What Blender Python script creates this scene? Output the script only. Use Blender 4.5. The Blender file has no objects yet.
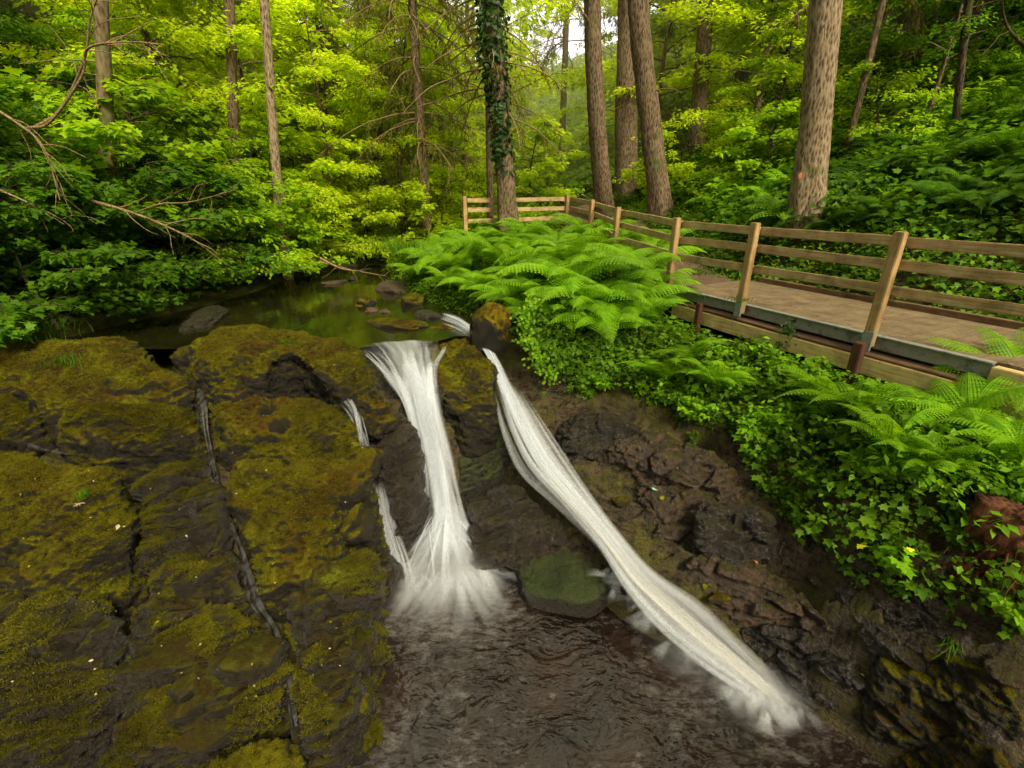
import bpy, math, random
import numpy as np
from mathutils import Vector, Matrix

HAZE = .018
random.seed(7)
R = np.random.default_rng(11)
sc = bpy.context.scene
col = sc.collection
rad = math.radians

# ------------------------------------------------------------------ camera
CAMZ, PITCH, FPX = 1.5, 22.2, 470.0
cam_d = bpy.data.cameras.new('camera'); cam = bpy.data.objects.new('camera', cam_d); col.objects.link(cam)
cam.location = (0, 0, CAMZ); cam.rotation_euler = (rad(90 - PITCH), 0, 0)
cam_d.sensor_width = 36; cam_d.lens = FPX / 1024 * 36; cam_d.clip_end = 1000
sc.camera = cam
cT, sT = math.cos(rad(PITCH)), math.sin(rad(PITCH))

def ray(px, py):
    u = (384 - py) / FPX
    return np.array([(px - 512) / FPX, cT + u * sT, -sT + u * cT])
def atz(px, py, z):
    d = ray(px, py); t = (z - CAMZ) / d[2]; return np.array([0, 0, CAMZ]) + d * t
def aty(px, py, y):
    d = ray(px, py); return np.array([0, 0, CAMZ]) + d * (y / d[1])
def hit(px, py, f, t0=1.5, t1=60):
    d = ray(px, py); ts = np.concatenate([np.linspace(t0, 20, 700), np.linspace(20.1, t1, 300)])
    P = np.array([0, 0, CAMZ]) + d * ts[:, None]
    h = f(P[:, 0], P[:, 1]); k = np.argmax(P[:, 2] < h)
    if P[k, 2] >= h[k]: k = len(ts) - 1
    return P[k]

# ------------------------------------------------------------------ noise
_perm = np.random.default_rng(3).permutation(256); _perm = np.concatenate([_perm] * 3)
_g = np.random.default_rng(4).normal(size=(256, 3)); _g /= np.linalg.norm(_g, axis=1)[:, None]
def perlin(P):
    P = np.asarray(P, float); i = np.floor(P).astype(int); f = P - i; i &= 255
    w = f * f * f * (f * (f * 6 - 15) + 10); out = 0
    for dx in (0, 1):
        for dy in (0, 1):
            for dz in (0, 1):
                h = _perm[_perm[_perm[(i[:, 0] + dx) & 255] + ((i[:, 1] + dy) & 255)] + ((i[:, 2] + dz) & 255)]
                g = _g[h]; d = g[:, 0] * (f[:, 0] - dx) + g[:, 1] * (f[:, 1] - dy) + g[:, 2] * (f[:, 2] - dz)
                out = out + d * (w[:, 0] if dx else 1 - w[:, 0]) * (w[:, 1] if dy else 1 - w[:, 1]) * (w[:, 2] if dz else 1 - w[:, 2])
    return out * 1.6
def fbm(P, s, o=4, gain=.5):
    P = np.asarray(P, float) * s; a, r = 1, 0
    for k in range(o):
        r = r + a * perlin(P + 17.3 * k); P = P * 2.03; a *= gain
    return r
def ridged(P, s, o=4):
    P = np.asarray(P, float) * s; a, r = 1, 0
    for k in range(o):
        r = r + a * (1 - 2 * np.abs(perlin(P + 9.1 * k))); P = P * 2.1; a *= .5
    return r

def blocks(P, sc3, amp, crack_, seed=0):
    """fractured blocks: each cell of a jittered lattice is pushed in or out, with a cut along the borders"""
    P = np.asarray(P, float); tl = np.array([[.94, .10, .32], [-.05, .98, -.16], [-.33, .14, .93]]); Q = (P @ tl.T) * sc3 + .35 * np.stack([perlin(P * 1.3), perlin(P * 1.3 + 9), perlin(P * 1.3 + 21)], 1) + seed * 7.1
    I = np.floor(Q).astype(int); f1 = np.full(len(Q), 9.); f2 = np.full(len(Q), 9.); rnd = np.zeros(len(Q))
    for dx in (-1, 0, 1):
        for dy in (-1, 0, 1):
            for dz_ in (-1, 0, 1):
                c = I + [dx, dy, dz_]; h = _perm[_perm[_perm[c[:, 0] & 255] + (c[:, 1] & 255)] + (c[:, 2] & 255)]
                j = np.stack([_perm[h + 1], _perm[h + 60], _perm[h + 130]], 1) / 255.; d = np.linalg.norm(c + .15 + .7 * j - Q, axis=1)
                n1 = d < f1; f2 = np.where(n1, f1, np.minimum(f2, d)); rnd = np.where(n1, _perm[h + 200] / 255., rnd); f1 = np.where(n1, d, f1)
    return amp * (rnd - .5) * np.clip((f2 - f1) / .12, 0, 1) - crack_ * np.exp(-((f2 - f1) / .07) ** 2)

# ------------------------------------------------------------------ tagging / mesh helpers
def tag(o, label=None, cat=None, group=None, kind=None):
    if label: o['label'] = label
    if cat: o['category'] = cat
    if group: o['group'] = group
    if kind: o['kind'] = kind
    return o
def empty(name, loc=(0, 0, 0), rz=0):
    o = bpy.data.objects.new(name, None); o.empty_display_size = .2
    o.location = loc; o.rotation_euler = (0, 0, rz); col.objects.link(o); return o
def link(name, me, parent=None, mat=None):
    if mat is not None: me.materials.clear(); me.materials.append(mat)
    o = bpy.data.objects.new(name, me); col.objects.link(o)
    if parent is not None: o.parent = parent
    return o
def mesh_np(name, V, F, smooth=False):
    """V (n,3); F list of (m,k) int arrays"""
    if not isinstance(F, (list, tuple)): F = [F]
    F = [f for f in F if len(f)]
    me = bpy.data.meshes.new(name); me.vertices.add(len(V))
    me.vertices.foreach_set('co', np.asarray(V, np.float32).ravel())
    idx = np.concatenate([f.ravel() for f in F]).astype(np.int32)
    cnt = np.concatenate([np.full(len(f), f.shape[1]) for f in F]).astype(np.int32)
    me.loops.add(len(idx)); me.loops.foreach_set('vertex_index', idx)
    me.polygons.add(len(cnt)); st = np.concatenate([[0], np.cumsum(cnt)[:-1]]).astype(np.int32)
    me.polygons.foreach_set('loop_start', st); me.polygons.foreach_set('loop_total', cnt)
    if smooth: me.polygons.foreach_set('use_smooth', np.ones(len(cnt), bool))
    me.update(calc_edges=True); me.validate(); return me
def get_v(me):
    a = np.empty(len(me.vertices) * 3, np.float32); me.vertices.foreach_get('co', a); return a.reshape(-1, 3).astype(float)
def get_n(me):
    a = np.empty(len(me.vertices) * 3, np.float32); me.vertex_normals.foreach_get('vector', a); return a.reshape(-1, 3).astype(float)
def set_v(me, V):
    me.vertices.foreach_set('co', np.asarray(V, np.float32).ravel()); me.update()
def tube_np(P, rads, n=8, rough=0, seed=0):
    P = np.asarray(P, float); m = len(P); rads = np.broadcast_to(rads, (m,))
    T = np.gradient(P, axis=0); T /= np.linalg.norm(T, axis=1)[:, None] + 1e-9
    up = np.array([0.13, 0.05, 1.0]) if abs(T[0, 2]) < .9 else np.array([1.0, .1, 0])
    A = np.cross(T, up); A /= np.linalg.norm(A, axis=1)[:, None] + 1e-9; B = np.cross(T, A)
    th = np.linspace(0, 2 * math.pi, n, endpoint=False)
    V = P[:, None] + rads[:, None, None] * (np.cos(th)[None, :, None] * A[:, None] + np.sin(th)[None, :, None] * B[:, None])
    V = V.reshape(-1, 3)
    i = np.arange(m - 1)[:, None] * n; j = np.arange(n)[None]; k = (j + 1) % n
    F = np.stack([i + j, i + k, i + n + k, i + n + j], -1).reshape(-1, 4)
    return V, F
class MB:
    def __init__(s): s.V = []; s.F4 = []; s.F3 = []; s.n = 0
    def add(s, V, F):
        for f in (F if isinstance(F, list) else [F]):
            if len(f): (s.F4 if f.shape[1] == 4 else s.F3).append(f + s.n)
        s.V.append(V); s.n += len(V)
    def tube(s, P, r, n=7): s.add(*tube_np(P, r, n))
    def build(s, name, mat, parent=None, smooth=True):
        F = []
        if s.F4: F.append(np.concatenate(s.F4))
        if s.F3: F.append(np.concatenate(s.F3))
        return link(name, mesh_np(name, np.concatenate(s.V), F, smooth), parent, mat)

# ------------------------------------------------------------------ materials
class NT:
    def __init__(s, name):
        s.m = bpy.data.materials.new(name); s.m.use_nodes = True; s.t = s.m.node_tree; s.t.nodes.clear()
        s.out = s.n('ShaderNodeOutputMaterial')
    def n(s, typ, ins=None, **kw):
        nd = s.t.nodes.new(typ)
        for k, v in kw.items(): setattr(nd, k, v)
        for k, v in (ins or {}).items():
            if isinstance(v, bpy.types.NodeSocket): s.t.links.new(v, nd.inputs[k])
            else: nd.inputs[k].default_value = v
        return nd
    def geo(s): return s.n('ShaderNodeNewGeometry')
    def noise(s, vec, scale, detail=6, rough=.6, dist=0):
        return s.n('ShaderNodeTexNoise', {'Vector': vec, 'Scale': scale, 'Detail': detail, 'Roughness': rough, 'Distortion': dist}).outputs['Fac']
    def vor(s, vec, scale, feature='F1', rand=1.0):
        return s.n('ShaderNodeTexVoronoi', {'Vector': vec, 'Scale': scale, 'Randomness': rand}, feature=feature).outputs['Distance']
    def ramp(s, fac, stops, interp='LINEAR'):
        nd = s.n('ShaderNodeValToRGB', {'Fac': fac}); cr = nd.color_ramp; cr.interpolation = interp
        while len(cr.elements) < len(stops): cr.elements.new(.5)
        for e, (p, c) in zip(cr.elements, stops):
            e.position = p; e.color = (c, c, c, 1) if isinstance(c, (int, float)) else (*c, 1)
        return nd.outputs['Color']
    def mix(s, f, a, b, blend='MIX'):
        nd = s.n('ShaderNodeMix', data_type='RGBA', blend_type=blend)
        for k, v in ((0, f), (6, a), (7, b)):
            if isinstance(v, bpy.types.NodeSocket): s.t.links.new(v, nd.inputs[k])
            elif k == 0: nd.inputs[0].default_value = v
            else: nd.inputs[k].default_value = (*v, 1) if len(v) == 3 else v
        return nd.outputs[2]
    def math(s, op, a, b=0.5, c=None, clamp=False):
        nd = s.n('ShaderNodeMath', operation=op, use_clamp=clamp)
        for k, v in ((0, a), (1, b), (2, c)):
            if v is None: continue
            if isinstance(v, bpy.types.NodeSocket): s.t.links.new(v, nd.inputs[k])
            else: nd.inputs[k].default_value = v
        return nd.outputs[0]
    def scale(s, vec, sx, sy, sz):
        return s.n('ShaderNodeVectorMath', {0: vec, 1: (sx, sy, sz)}, operation='MULTIPLY').outputs[0]
    def bump(s, h, dist=.02, strength=1, normal=None):
        ins = {'Height': h, 'Distance': dist, 'Strength': strength}
        if normal is not None: ins['Normal'] = normal
        return s.n('ShaderNodeBump', ins).outputs[0]
    def done(s, sh): s.t.links.new(sh, s.out.inputs['Surface']); return s.m
    def pr(s, **kw):
        mp = dict(color='Base Color', rough='Roughness', normal='Normal', spec='Specular IOR Level', alpha='Alpha', metal='Metallic', coat='Coat Weight', coatr='Coat Roughness')
        ins = {}
        for k, v in kw.items():
            if k == 'color' and not isinstance(v, bpy.types.NodeSocket): v = (*v, 1)
            ins[mp[k]] = v
        return s.n('ShaderNodeBsdfPrincipled', ins).outputs[0]

def leaf_mat(name, cols, trans=.4, tr_boost=1.6, vs=.35, rough=.5, dark=.35):
    """cols: list of colours spread by per-leaf random; large-scale noise makes light and dark clumps"""
    t = NT(name); g = t.geo(); rnd = g.outputs['Random Per Island']; pos = g.outputs['Position']
    oi = t.n('ShaderNodeObjectInfo').outputs['Random']
    stops = [(i / max(1, len(cols) - 1), c) for i, c in enumerate(cols)]
    f = t.math('ADD', t.math('MULTIPLY', rnd, .55), t.math('MULTIPLY', t.noise(pos, vs * 3, 2), .6))
    f = t.math('ADD', f, t.math('MULTIPLY', oi, .12)); f = t.math('SUBTRACT', f, .12, clamp=True)
    c = t.ramp(f, stops)
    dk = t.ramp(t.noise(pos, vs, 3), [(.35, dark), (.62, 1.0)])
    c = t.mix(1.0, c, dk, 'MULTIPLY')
    p = t.pr(color=c, rough=rough, spec=.14)
    c2 = t.mix(1.0, c, (tr_boost * 1.1, tr_boost, tr_boost * .45), 'MULTIPLY')
    tr = t.n('ShaderNodeBsdfTranslucent', {'Color': c2}).outputs[0]
    return t.done(t.n('ShaderNodeMixShader', {0: trans, 1: p, 2: tr}).outputs[0])

def rock_mat(name, moss=.5, wet=.4, rock_cols=((.007, .005, .003), (.022, .016, .009), (.055, .040, .025)), moss_cols=None, mossnorm=1.1, patch=True):
    t = NT(name); g = t.geo(); pos = g.outputs['Position']; nz = t.n('ShaderNodeSeparateXYZ', {0: g.outputs['Normal']}).outputs[2]
    sp = t.n('ShaderNodeSeparateXYZ', {0: pos}).outputs[2]
    n1 = t.noise(pos, 1.1, 6, .65, .4); n2 = t.noise(pos, 6, 8, .7); n3 = t.noise(pos, 34, 6, .7); n4 = t.noise(pos, 120, 3, .6)
    strat = t.noise(t.scale(pos, 1.5, 3.5, 16), 1.6, 5, .7)
    rc = t.ramp(t.math('ADD', t.math('MULTIPLY', n2, .6), t.math('MULTIPLY', strat, .4)), [(.32, rock_cols[0]), (.5, rock_cols[1]), (.72, rock_cols[2])])
    mc = moss_cols or ((.018, .012, .002), (.078, .068, .003), (.165, .148, .005), (.095, .055, .005), (.13, .092, .008))
    mf = t.math('ADD', t.math('MULTIPLY', n1, .95), t.math('MULTIPLY', n3, .30)); mf = t.math('SUBTRACT', mf, .105)
    mcol = t.ramp(mf, [(.30, mc[0]), (.42, mc[1]), (.53, mc[2]), (.64, mc[3]), (.8, mc[4])])
    yel = t.ramp(t.noise(pos, 1.9, 5, .65), [(.56, 0.), (.70, .85)])
    if patch: mcol = t.mix(yel, mcol, (.20, .215, .007))
    brn = t.ramp(t.noise(t.scale(pos, 1, 1, 1.3), 2.2, 7, .72, .5), [(.46, 0.), (.60, .85)])
    if patch: mcol = t.mix(brn, mcol, (.052, .030, .006))
    mcol = t.mix(t.ramp(t.noise(pos, 17, 6, .75), [(.34, .55), (.50, 0.)]), mcol, (.022, .017, .004))
    speck = t.ramp(t.vor(pos, 55), [(.05, 1.), (.13, 0.)]); sm = t.math('MULTIPLY', speck, t.ramp(n2, [(.52, 0.), (.6, .55)]))
    mcol = t.mix(sm, mcol, (.20, .15, .05))
    # moss where surface looks up, broken up by noise
    a = t.math('ADD', t.math('MULTIPLY', nz, mossnorm), t.math('MULTIPLY', n2, .28)); a = t.math('ADD', a, t.math('MULTIPLY', n1, .5))
    a = t.math('ADD', a, t.math('MULTIPLY', n3, .25))
    lo = 1.84 - moss * .85
    mm = t.n('ShaderNodeMapRange', {0: a, 1: lo - .06, 2: lo + .16, 3: 0., 4: 1.}).outputs[0]
    thin = t.n('ShaderNodeMapRange', {0: a, 1: lo - .42, 2: lo - .02, 3: 0., 4: .9}).outputs[0]; rc = t.mix(thin, rc, t.mix(n3, (.030, .022, .006), tuple(x * .55 for x in mc[1])))
    c = t.mix(mm, rc, mcol)
    c = t.mix(t.ramp(n4, [(.35, .6), (.52, 0.)]), c, (.006, .005, .003))
    r1 = t.ramp(n2, [(.35, .12 + .5 * (1 - wet)), (.7, .34 + .4 * (1 - wet))])
    rg = t.mix(mm, r1, (.9, .9, .9))
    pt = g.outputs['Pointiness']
    c = t.mix(1., c, t.ramp(pt, [(.44, .18), (.495, .85), (.56, 1.0)]), 'MULTIPLY')  # painted shade and crevice dirt: hollows darkened to deepen the relief
    hi = t.math('MULTIPLY', t.ramp(pt, [(.52, 0.), (.60, .3)]), mm); c = t.mix(hi, c, (.17, .15, .015))  # highlight painted on raised moss edges
    hh = t.math('ADD', t.math('MULTIPLY', n2, .7), t.math('MULTIPLY', n3, .35)); hh = t.math('ADD', hh, t.math('MULTIPLY', n4, .35))
    hh = t.math('ADD', hh, t.math('MULTIPLY', mm, .06))
    hh = t.math('ADD', hh, t.math('MULTIPLY', strat, .2))
    nb = t.bump(hh, .075, 1.)
    return t.done(t.pr(color=c, rough=rg, normal=nb, spec=t.math('MULTIPLY_ADD', mm, -.28 if wet < .8 else -.5, .34 if wet < .8 else .6)))

def bark_mat(name, c0, c1, c2, moss=0., vscale=1.0, depth=.03):
    t = NT(name); pos = t.geo().outputs['Position']
    s = t.scale(pos, 1, 1, .3)
    n = t.noise(s, 34 * vscale, 8, .75, .3); v = t.vor(s, 26 * vscale); n2 = t.noise(pos, 3, 4)
    f = t.math('ADD', t.math('MULTIPLY', n, .6), t.math('MULTIPLY', v, .5))
    c = t.ramp(f, [(.34, c0), (.48, c1), (.64, c2)])
    if moss: c = t.mix(t.ramp(n2, [(.62 - moss * .3, 0.), (.8 - moss * .2, .85)]), c, (.06, .09, .012))
    return t.done(t.pr(color=c, rough=.92, normal=t.bump(f, depth, 1), spec=.2))

def wood_mat(name, c0, c1, c2, along=(0.43, -.9), moss=.3):
    t = NT(name); tc = t.n('ShaderNodeTexCoord').outputs['Object']; pos = t.geo().outputs['Position']
    s = t.scale(tc, 1.2, 22, 22); n = t.noise(s, 2.2, 6, .65, .3); n2 = t.noise(pos, 5, 6, .7); n3 = t.noise(s, 9, 3)
    c = t.ramp(t.math('ADD', t.math('MULTIPLY', n, .55), t.math('MULTIPLY', n2, .45)), [(.34, c0), (.5, c1), (.66, c2)])
    c = t.mix(t.ramp(t.noise(pos, 3.1, 6, .7), [(.52, 0.), (.68, moss)]), c, (.045, .05, .012))
    h = t.math('ADD', t.math('MULTIPLY', n, .6), t.math('MULTIPLY', n3, .4))
    return t.done(t.pr(color=c, rough=.8, normal=t.bump(h, .008, .8), spec=.25))

M = {}
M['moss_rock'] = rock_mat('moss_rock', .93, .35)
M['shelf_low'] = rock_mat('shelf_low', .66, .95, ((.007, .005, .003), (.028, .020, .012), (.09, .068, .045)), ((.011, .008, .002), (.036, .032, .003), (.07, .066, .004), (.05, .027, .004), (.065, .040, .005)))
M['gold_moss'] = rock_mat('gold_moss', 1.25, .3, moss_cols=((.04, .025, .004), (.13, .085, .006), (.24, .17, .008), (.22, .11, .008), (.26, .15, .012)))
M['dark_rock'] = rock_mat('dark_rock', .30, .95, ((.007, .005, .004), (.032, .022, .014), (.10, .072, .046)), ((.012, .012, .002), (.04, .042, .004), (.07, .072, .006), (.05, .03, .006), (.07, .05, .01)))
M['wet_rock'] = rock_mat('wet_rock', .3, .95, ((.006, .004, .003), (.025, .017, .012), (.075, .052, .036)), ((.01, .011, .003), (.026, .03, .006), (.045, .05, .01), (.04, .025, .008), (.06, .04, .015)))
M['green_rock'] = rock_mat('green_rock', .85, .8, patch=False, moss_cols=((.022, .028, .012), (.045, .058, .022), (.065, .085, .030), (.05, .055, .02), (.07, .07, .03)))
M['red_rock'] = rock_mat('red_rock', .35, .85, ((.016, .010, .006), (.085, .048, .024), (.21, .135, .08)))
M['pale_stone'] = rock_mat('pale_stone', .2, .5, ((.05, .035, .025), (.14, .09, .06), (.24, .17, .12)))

G_far = ((.020, .046, .003), (.050, .105, .005), (.095, .165, .006), (.16, .22, .008))
M['leaf_far'] = leaf_mat('leaf_far', ((.26, .40, .008), (.40, .56, .012), (.54, .68, .02), (.70, .76, .05)), .6, 1.6, .14, dark=.8)  # valley haze and glow put into these pale leaf colours
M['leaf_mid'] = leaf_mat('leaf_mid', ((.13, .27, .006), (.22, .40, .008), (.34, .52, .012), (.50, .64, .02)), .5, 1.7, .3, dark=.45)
M['leaf_dark'] = leaf_mat('leaf_dark', ((.045, .12, .006), (.08, .20, .008), (.13, .27, .010), (.20, .36, .014)), .5, 1.7, .4, dark=.5)  # shade of the banks and frame corners put into the leaf colour
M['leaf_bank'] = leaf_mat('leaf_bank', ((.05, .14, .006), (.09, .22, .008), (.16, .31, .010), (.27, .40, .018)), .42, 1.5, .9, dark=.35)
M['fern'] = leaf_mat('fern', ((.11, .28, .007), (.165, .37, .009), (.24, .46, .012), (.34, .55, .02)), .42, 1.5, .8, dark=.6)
M['fern_dark'] = leaf_mat('fern_dark', ((.04, .12, .006), (.065, .17, .007), (.10, .22, .008), (.15, .28, .012)), .4, 1.6, .6, dark=.35)  # darker copy of the fern: slope shade put into the colour
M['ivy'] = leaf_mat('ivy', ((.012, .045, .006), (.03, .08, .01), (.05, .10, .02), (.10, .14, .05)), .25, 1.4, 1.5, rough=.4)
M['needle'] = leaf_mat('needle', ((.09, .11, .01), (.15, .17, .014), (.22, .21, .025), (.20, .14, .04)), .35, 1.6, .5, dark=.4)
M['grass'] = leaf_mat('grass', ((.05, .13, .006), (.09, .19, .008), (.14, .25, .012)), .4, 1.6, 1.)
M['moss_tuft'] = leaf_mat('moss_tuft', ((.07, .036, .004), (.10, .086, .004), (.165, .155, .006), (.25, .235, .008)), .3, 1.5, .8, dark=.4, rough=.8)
M['yellow_leaf'] = leaf_mat('yellow_leaf', ((.35, .35, .02), (.4, .42, .03)), .3, 1.2, 1.)
M['bark_tan'] = bark_mat('bark_tan', (.05, .033, .018), (.17, .12, .068), (.30, .225, .14), .1)
M['bark_brown'] = bark_mat('bark_brown', (.03, .019, .011), (.10, .066, .038), (.19, .13, .08), .25)
M['bark_dark'] = bark_mat('bark_dark', (.012, .009, .006), (.04, .028, .017), (.085, .06, .038), .4)
M['bark_far'] = bark_mat('bark_far', (.06, .045, .02), (.13, .095, .045), (.2, .15, .08), .4, .6, .01)
M['birch'] = bark_mat('birch', (.14, .13, .09), (.36, .33, .24), (.5, .47, .36), .3, .5, .005)
M['twig'] = bark_mat('twig', (.06, .038, .018), (.17, .11, .055), (.28, .19, .10), .3, 2, .004)
M['wood_rail'] = wood_mat('wood_rail', (.21, .13, .055), (.42, .28, .13), (.62, .47, .27), moss=.45)
M['wood_post'] = wood_mat('wood_post', (.19, .11, .045), (.37, .23, .10), (.50, .34, .16), moss=.3)
M['wood_beam'] = wood_mat('wood_beam', (.28, .18, .065), (.56, .40, .165), (.72, .55, .27), moss=.3)
M['wood_kerb'] = wood_mat('wood_kerb', (.07, .036, .018), (.15, .085, .045), (.24, .15, .09), moss=.5)
M['rust'] = wood_mat('rust', (.03, .014, .009), (.075, .03, .018), (.12, .055, .03), moss=.1)

def deck_mat():
    t = NT('deck_boards'); pos = t.geo().outputs['Position']; tc = t.n('ShaderNodeTexCoord').outputs['Object']
    x = t.n('ShaderNodeSeparateXYZ', {0: tc}).outputs[0]
    w = t.math('FRACT', t.math('MULTIPLY', x, 1 / .145)); gap = t.math('MULTIPLY', t.math('LESS_THAN', w, .035), .7)
    n = t.noise(pos, 3.5, 7, .7); n2 = t.noise(pos, 60, 4, .7); lf = t.vor(pos, 18)
    c = t.ramp(n, [(.3, (.085, .058, .030)), (.5, (.175, .122, .064)), (.7, (.27, .195, .11))])
    c = t.mix(t.math('MULTIPLY', t.ramp(lf, [(.1, 1.), (.25, 0.)]), .35), c, (.10, .05, .025))
    c = t.mix(gap, c, (.012, .008, .005)); c = t.mix(t.ramp(n2, [(.4, .5), (.6, 0.)]), c, (.05, .032, .018))
    h = t.math('SUBTRACT', t.math('MULTIPLY', n2, .3), gap)
    return t.done(t.pr(color=c, rough=.8, normal=t.bump(h, .008, .7), spec=.3))
M['deck'] = deck_mat()
def steel_mat():
    t = NT('galvanised_steel'); pos = t.geo().outputs['Position']; n = t.noise(pos, 9, 6, .7)
    c = t.ramp(n, [(.35, (.14, .145, .135)), (.5, (.30, .305, .28)), (.7, (.24, .20, .14))])
    return t.done(t.pr(color=c, rough=.55, metal=.3, normal=t.bump(n, .003)))
M['steel'] = steel_mat()
def path_mat():
    t = NT('path_earth'); pos = t.geo().outputs['Position']; n = t.noise(pos, 4, 8, .75); n2 = t.noise(pos, 50, 4, .7)
    c = t.ramp(n, [(.3, (.06, .03, .016)), (.5, (.12, .068, .036)), (.7, (.18, .115, .065))])
    c = t.mix(t.ramp(n2, [(.4, .5), (.6, 0.)]), c, (.07, .04, .02))
    return t.done(t.pr(color=c, rough=.92, normal=t.bump(n2, .02)))
M['path'] = path_mat()
def simple(name, c, rough=.6):
    t = NT(name); pos = t.geo().outputs['Position']; n = t.noise(pos, 40, 3)
    cc = t.mix(t.ramp(n, [(.3, .4), (.7, 0.)]), c, tuple(x * .5 for x in c))
    return t.done(t.pr(color=cc, rough=rough))
M['orange_paint'] = simple('orange_paint', (.5, .11, .05)); M['teal'] = simple('teal', (.25, .5, .35)); M['dead'] = simple('dead', (.30, .17, .06))
M['pale_leaf'] = simple('pale_leaf', (.45, .40, .12)); M['straw'] = simple('straw', (.42, .33, .17)); M['petal'] = simple('petal', (.75, .68, .02)); M['pink'] = simple('pink', (.45, .05, .16))
M['white_petal'] = simple('white_petal', (.7, .7, .55))

def ground_mat():
    t = NT('ground_soil'); g = t.geo(); pos = g.outputs['Position']; sx = t.n('ShaderNodeSeparateXYZ', {0: pos}).outputs
    nz = t.n('ShaderNodeSeparateXYZ', {0: g.outputs['Normal']}).outputs[2]
    n1 = t.noise(pos, 1.3, 6, .7, .3); n2 = t.noise(pos, 7, 8, .7); n3 = t.noise(pos, 40, 5, .7)
    strat = t.noise(t.scale(pos, 1.6, 3, 14), 1.5, 6, .7, .3)
    rock = t.ramp(t.math('ADD', t.math('MULTIPLY', n2, .5), t.math('MULTIPLY', strat, .5)), [(.34, (.005, .003, .002)), (.48, (.030, .020, .012)), (.58, (.10, .062, .036)), (.70, (.20, .145, .10))])
    mossc = t.ramp(n3, [(.3, (.018, .015, .003)), (.5, (.065, .058, .006)), (.7, (.13, .12, .008))])
    mm = t.math('MULTIPLY', t.ramp(t.math('ADD', t.math('MULTIPLY', n1, .6), t.math('MULTIPLY', n2, .4)), [(.46, 0.), (.56, .85)]), 1.)
    rock = t.mix(mm, rock, mossc)
    soil = t.ramp(n2, [(.3, (.014, .010, .005)), (.5, (.035, .035, .009)), (.7, (.05, .075, .012))])
    up = t.n('ShaderNodeMapRange', {0: sx[2], 1: -1.25, 2: -.7, 3: 0., 4: 1.}).outputs[0]
    c = t.mix(up, rock, soil)
    rg = t.mix(up, t.ramp(n2, [(.35, .13), (.65, .45)]), (.95, .95, .95)); rg = t.mix(mm, rg, (.9, .9, .9))
    hh = t.math('ADD', t.math('MULTIPLY', n2, .6), t.math('MULTIPLY', n3, .35)); hh = t.math('ADD', hh, t.math('MULTIPLY', strat, .5))
    return t.done(t.pr(color=c, rough=rg, normal=t.bump(hh, .10, .9), spec=t.math('MULTIPLY_ADD', up, -.25, .32)))
M['ground'] = ground_mat()

def pool_mat(lower):
    t = NT('lower_water' if lower else 'upper_water'); pos = t.geo().outputs['Position']
    if lower:
        st = t.noise(t.scale(pos, 1, 1, 1), 1.0, 3, .5)
        wv = t.n('ShaderNodeVectorMath', {0: pos, 1: t.scale(t.n('ShaderNodeTexNoise', {'Vector': pos, 'Scale': 1.3}).outputs['Color'], .5, .5, 0)}, operation='ADD').outputs[0]
        rip = t.noise(t.scale(wv, 1, 1.6, 1), 5.5, 2, .5, 0.); rip2 = t.noise(t.scale(wv, 1, 1.7, 1), 3.2, 3, .5, .3)
        rr = t.n('ShaderNodeTexNoise', {'Vector': t.scale(pos, 1, 1.7, 1), 'Scale': 7., 'Detail': 7., 'Roughness': .78, 'Distortion': .0}).outputs['Fac']
        # froth near the two falls; elsewhere sky glints painted as pale dapples
        def near(cx, cy, r):
            d = t.n('ShaderNodeVectorMath', {0: pos, 1: (cx, cy, -3.0)}, operation='DISTANCE').outputs['Value']
            return t.n('ShaderNodeMapRange', {0: d, 1: 0., 2: r, 3: 1., 4: 0.}).outputs[0]
        fo = t.math('MAXIMUM', near(-.85, 4.35, 1.5), t.math('MAXIMUM', t.math('MULTIPLY', near(2.3, 3.2, 1.3), .85), t.math('MULTIPLY', near(-1.2, 2.6, 1.6), .62)))
        patch_ = t.ramp(t.noise(pos, 1.7, 3, .5), [(.36, .12), (.66, 1.)]); dap = t.n('ShaderNodeMapRange', {0: t.math('ADD', rr, t.math('MULTIPLY', fo, .20)), 1: .55, 2: .72, 3: 0., 4: 1.}).outputs[0]
        foam_glints = t.math('ADD', t.math('MULTIPLY', t.math('MULTIPLY', dap, patch_), .27), t.math('MULTIPLY', t.math('MULTIPLY', fo, fo), .07), clamp=True)
        base = t.ramp(t.noise(pos, 1.6, 5, .6), [(.35, (.004, .0022, .0014)), (.6, (.015, .0075, .0045)), (.75, (.022, .011, .006))])
        c = t.mix(foam_glints, base, (.36, .335, .32))
        rg = t.mix(foam_glints, (.09, .09, .09), (.5, .5, .5))
        nb = t.bump(t.math('ADD', t.math('MULTIPLY', rip, .5), rip2), .045, .8)
        return t.done(t.pr(color=c, rough=rg, normal=nb, spec=.22))
    n = t.noise(t.scale(pos, 1, .7, 1), 2.2, 3, .5); n2 = t.noise(pos, 9, 3)
    c = t.ramp(t.noise(pos, .8, 4), [(.3, (.005, .006, .002)), (.7, (.018, .016, .004))])
    return t.done(t.pr(color=c, rough=.09, normal=t.bump(t.math('ADD', n, t.math('MULTIPLY', n2, .15)), .02, .55), spec=.6))
M['lower_water'] = pool_mat(True); M['upper_water'] = pool_mat(False)

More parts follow.
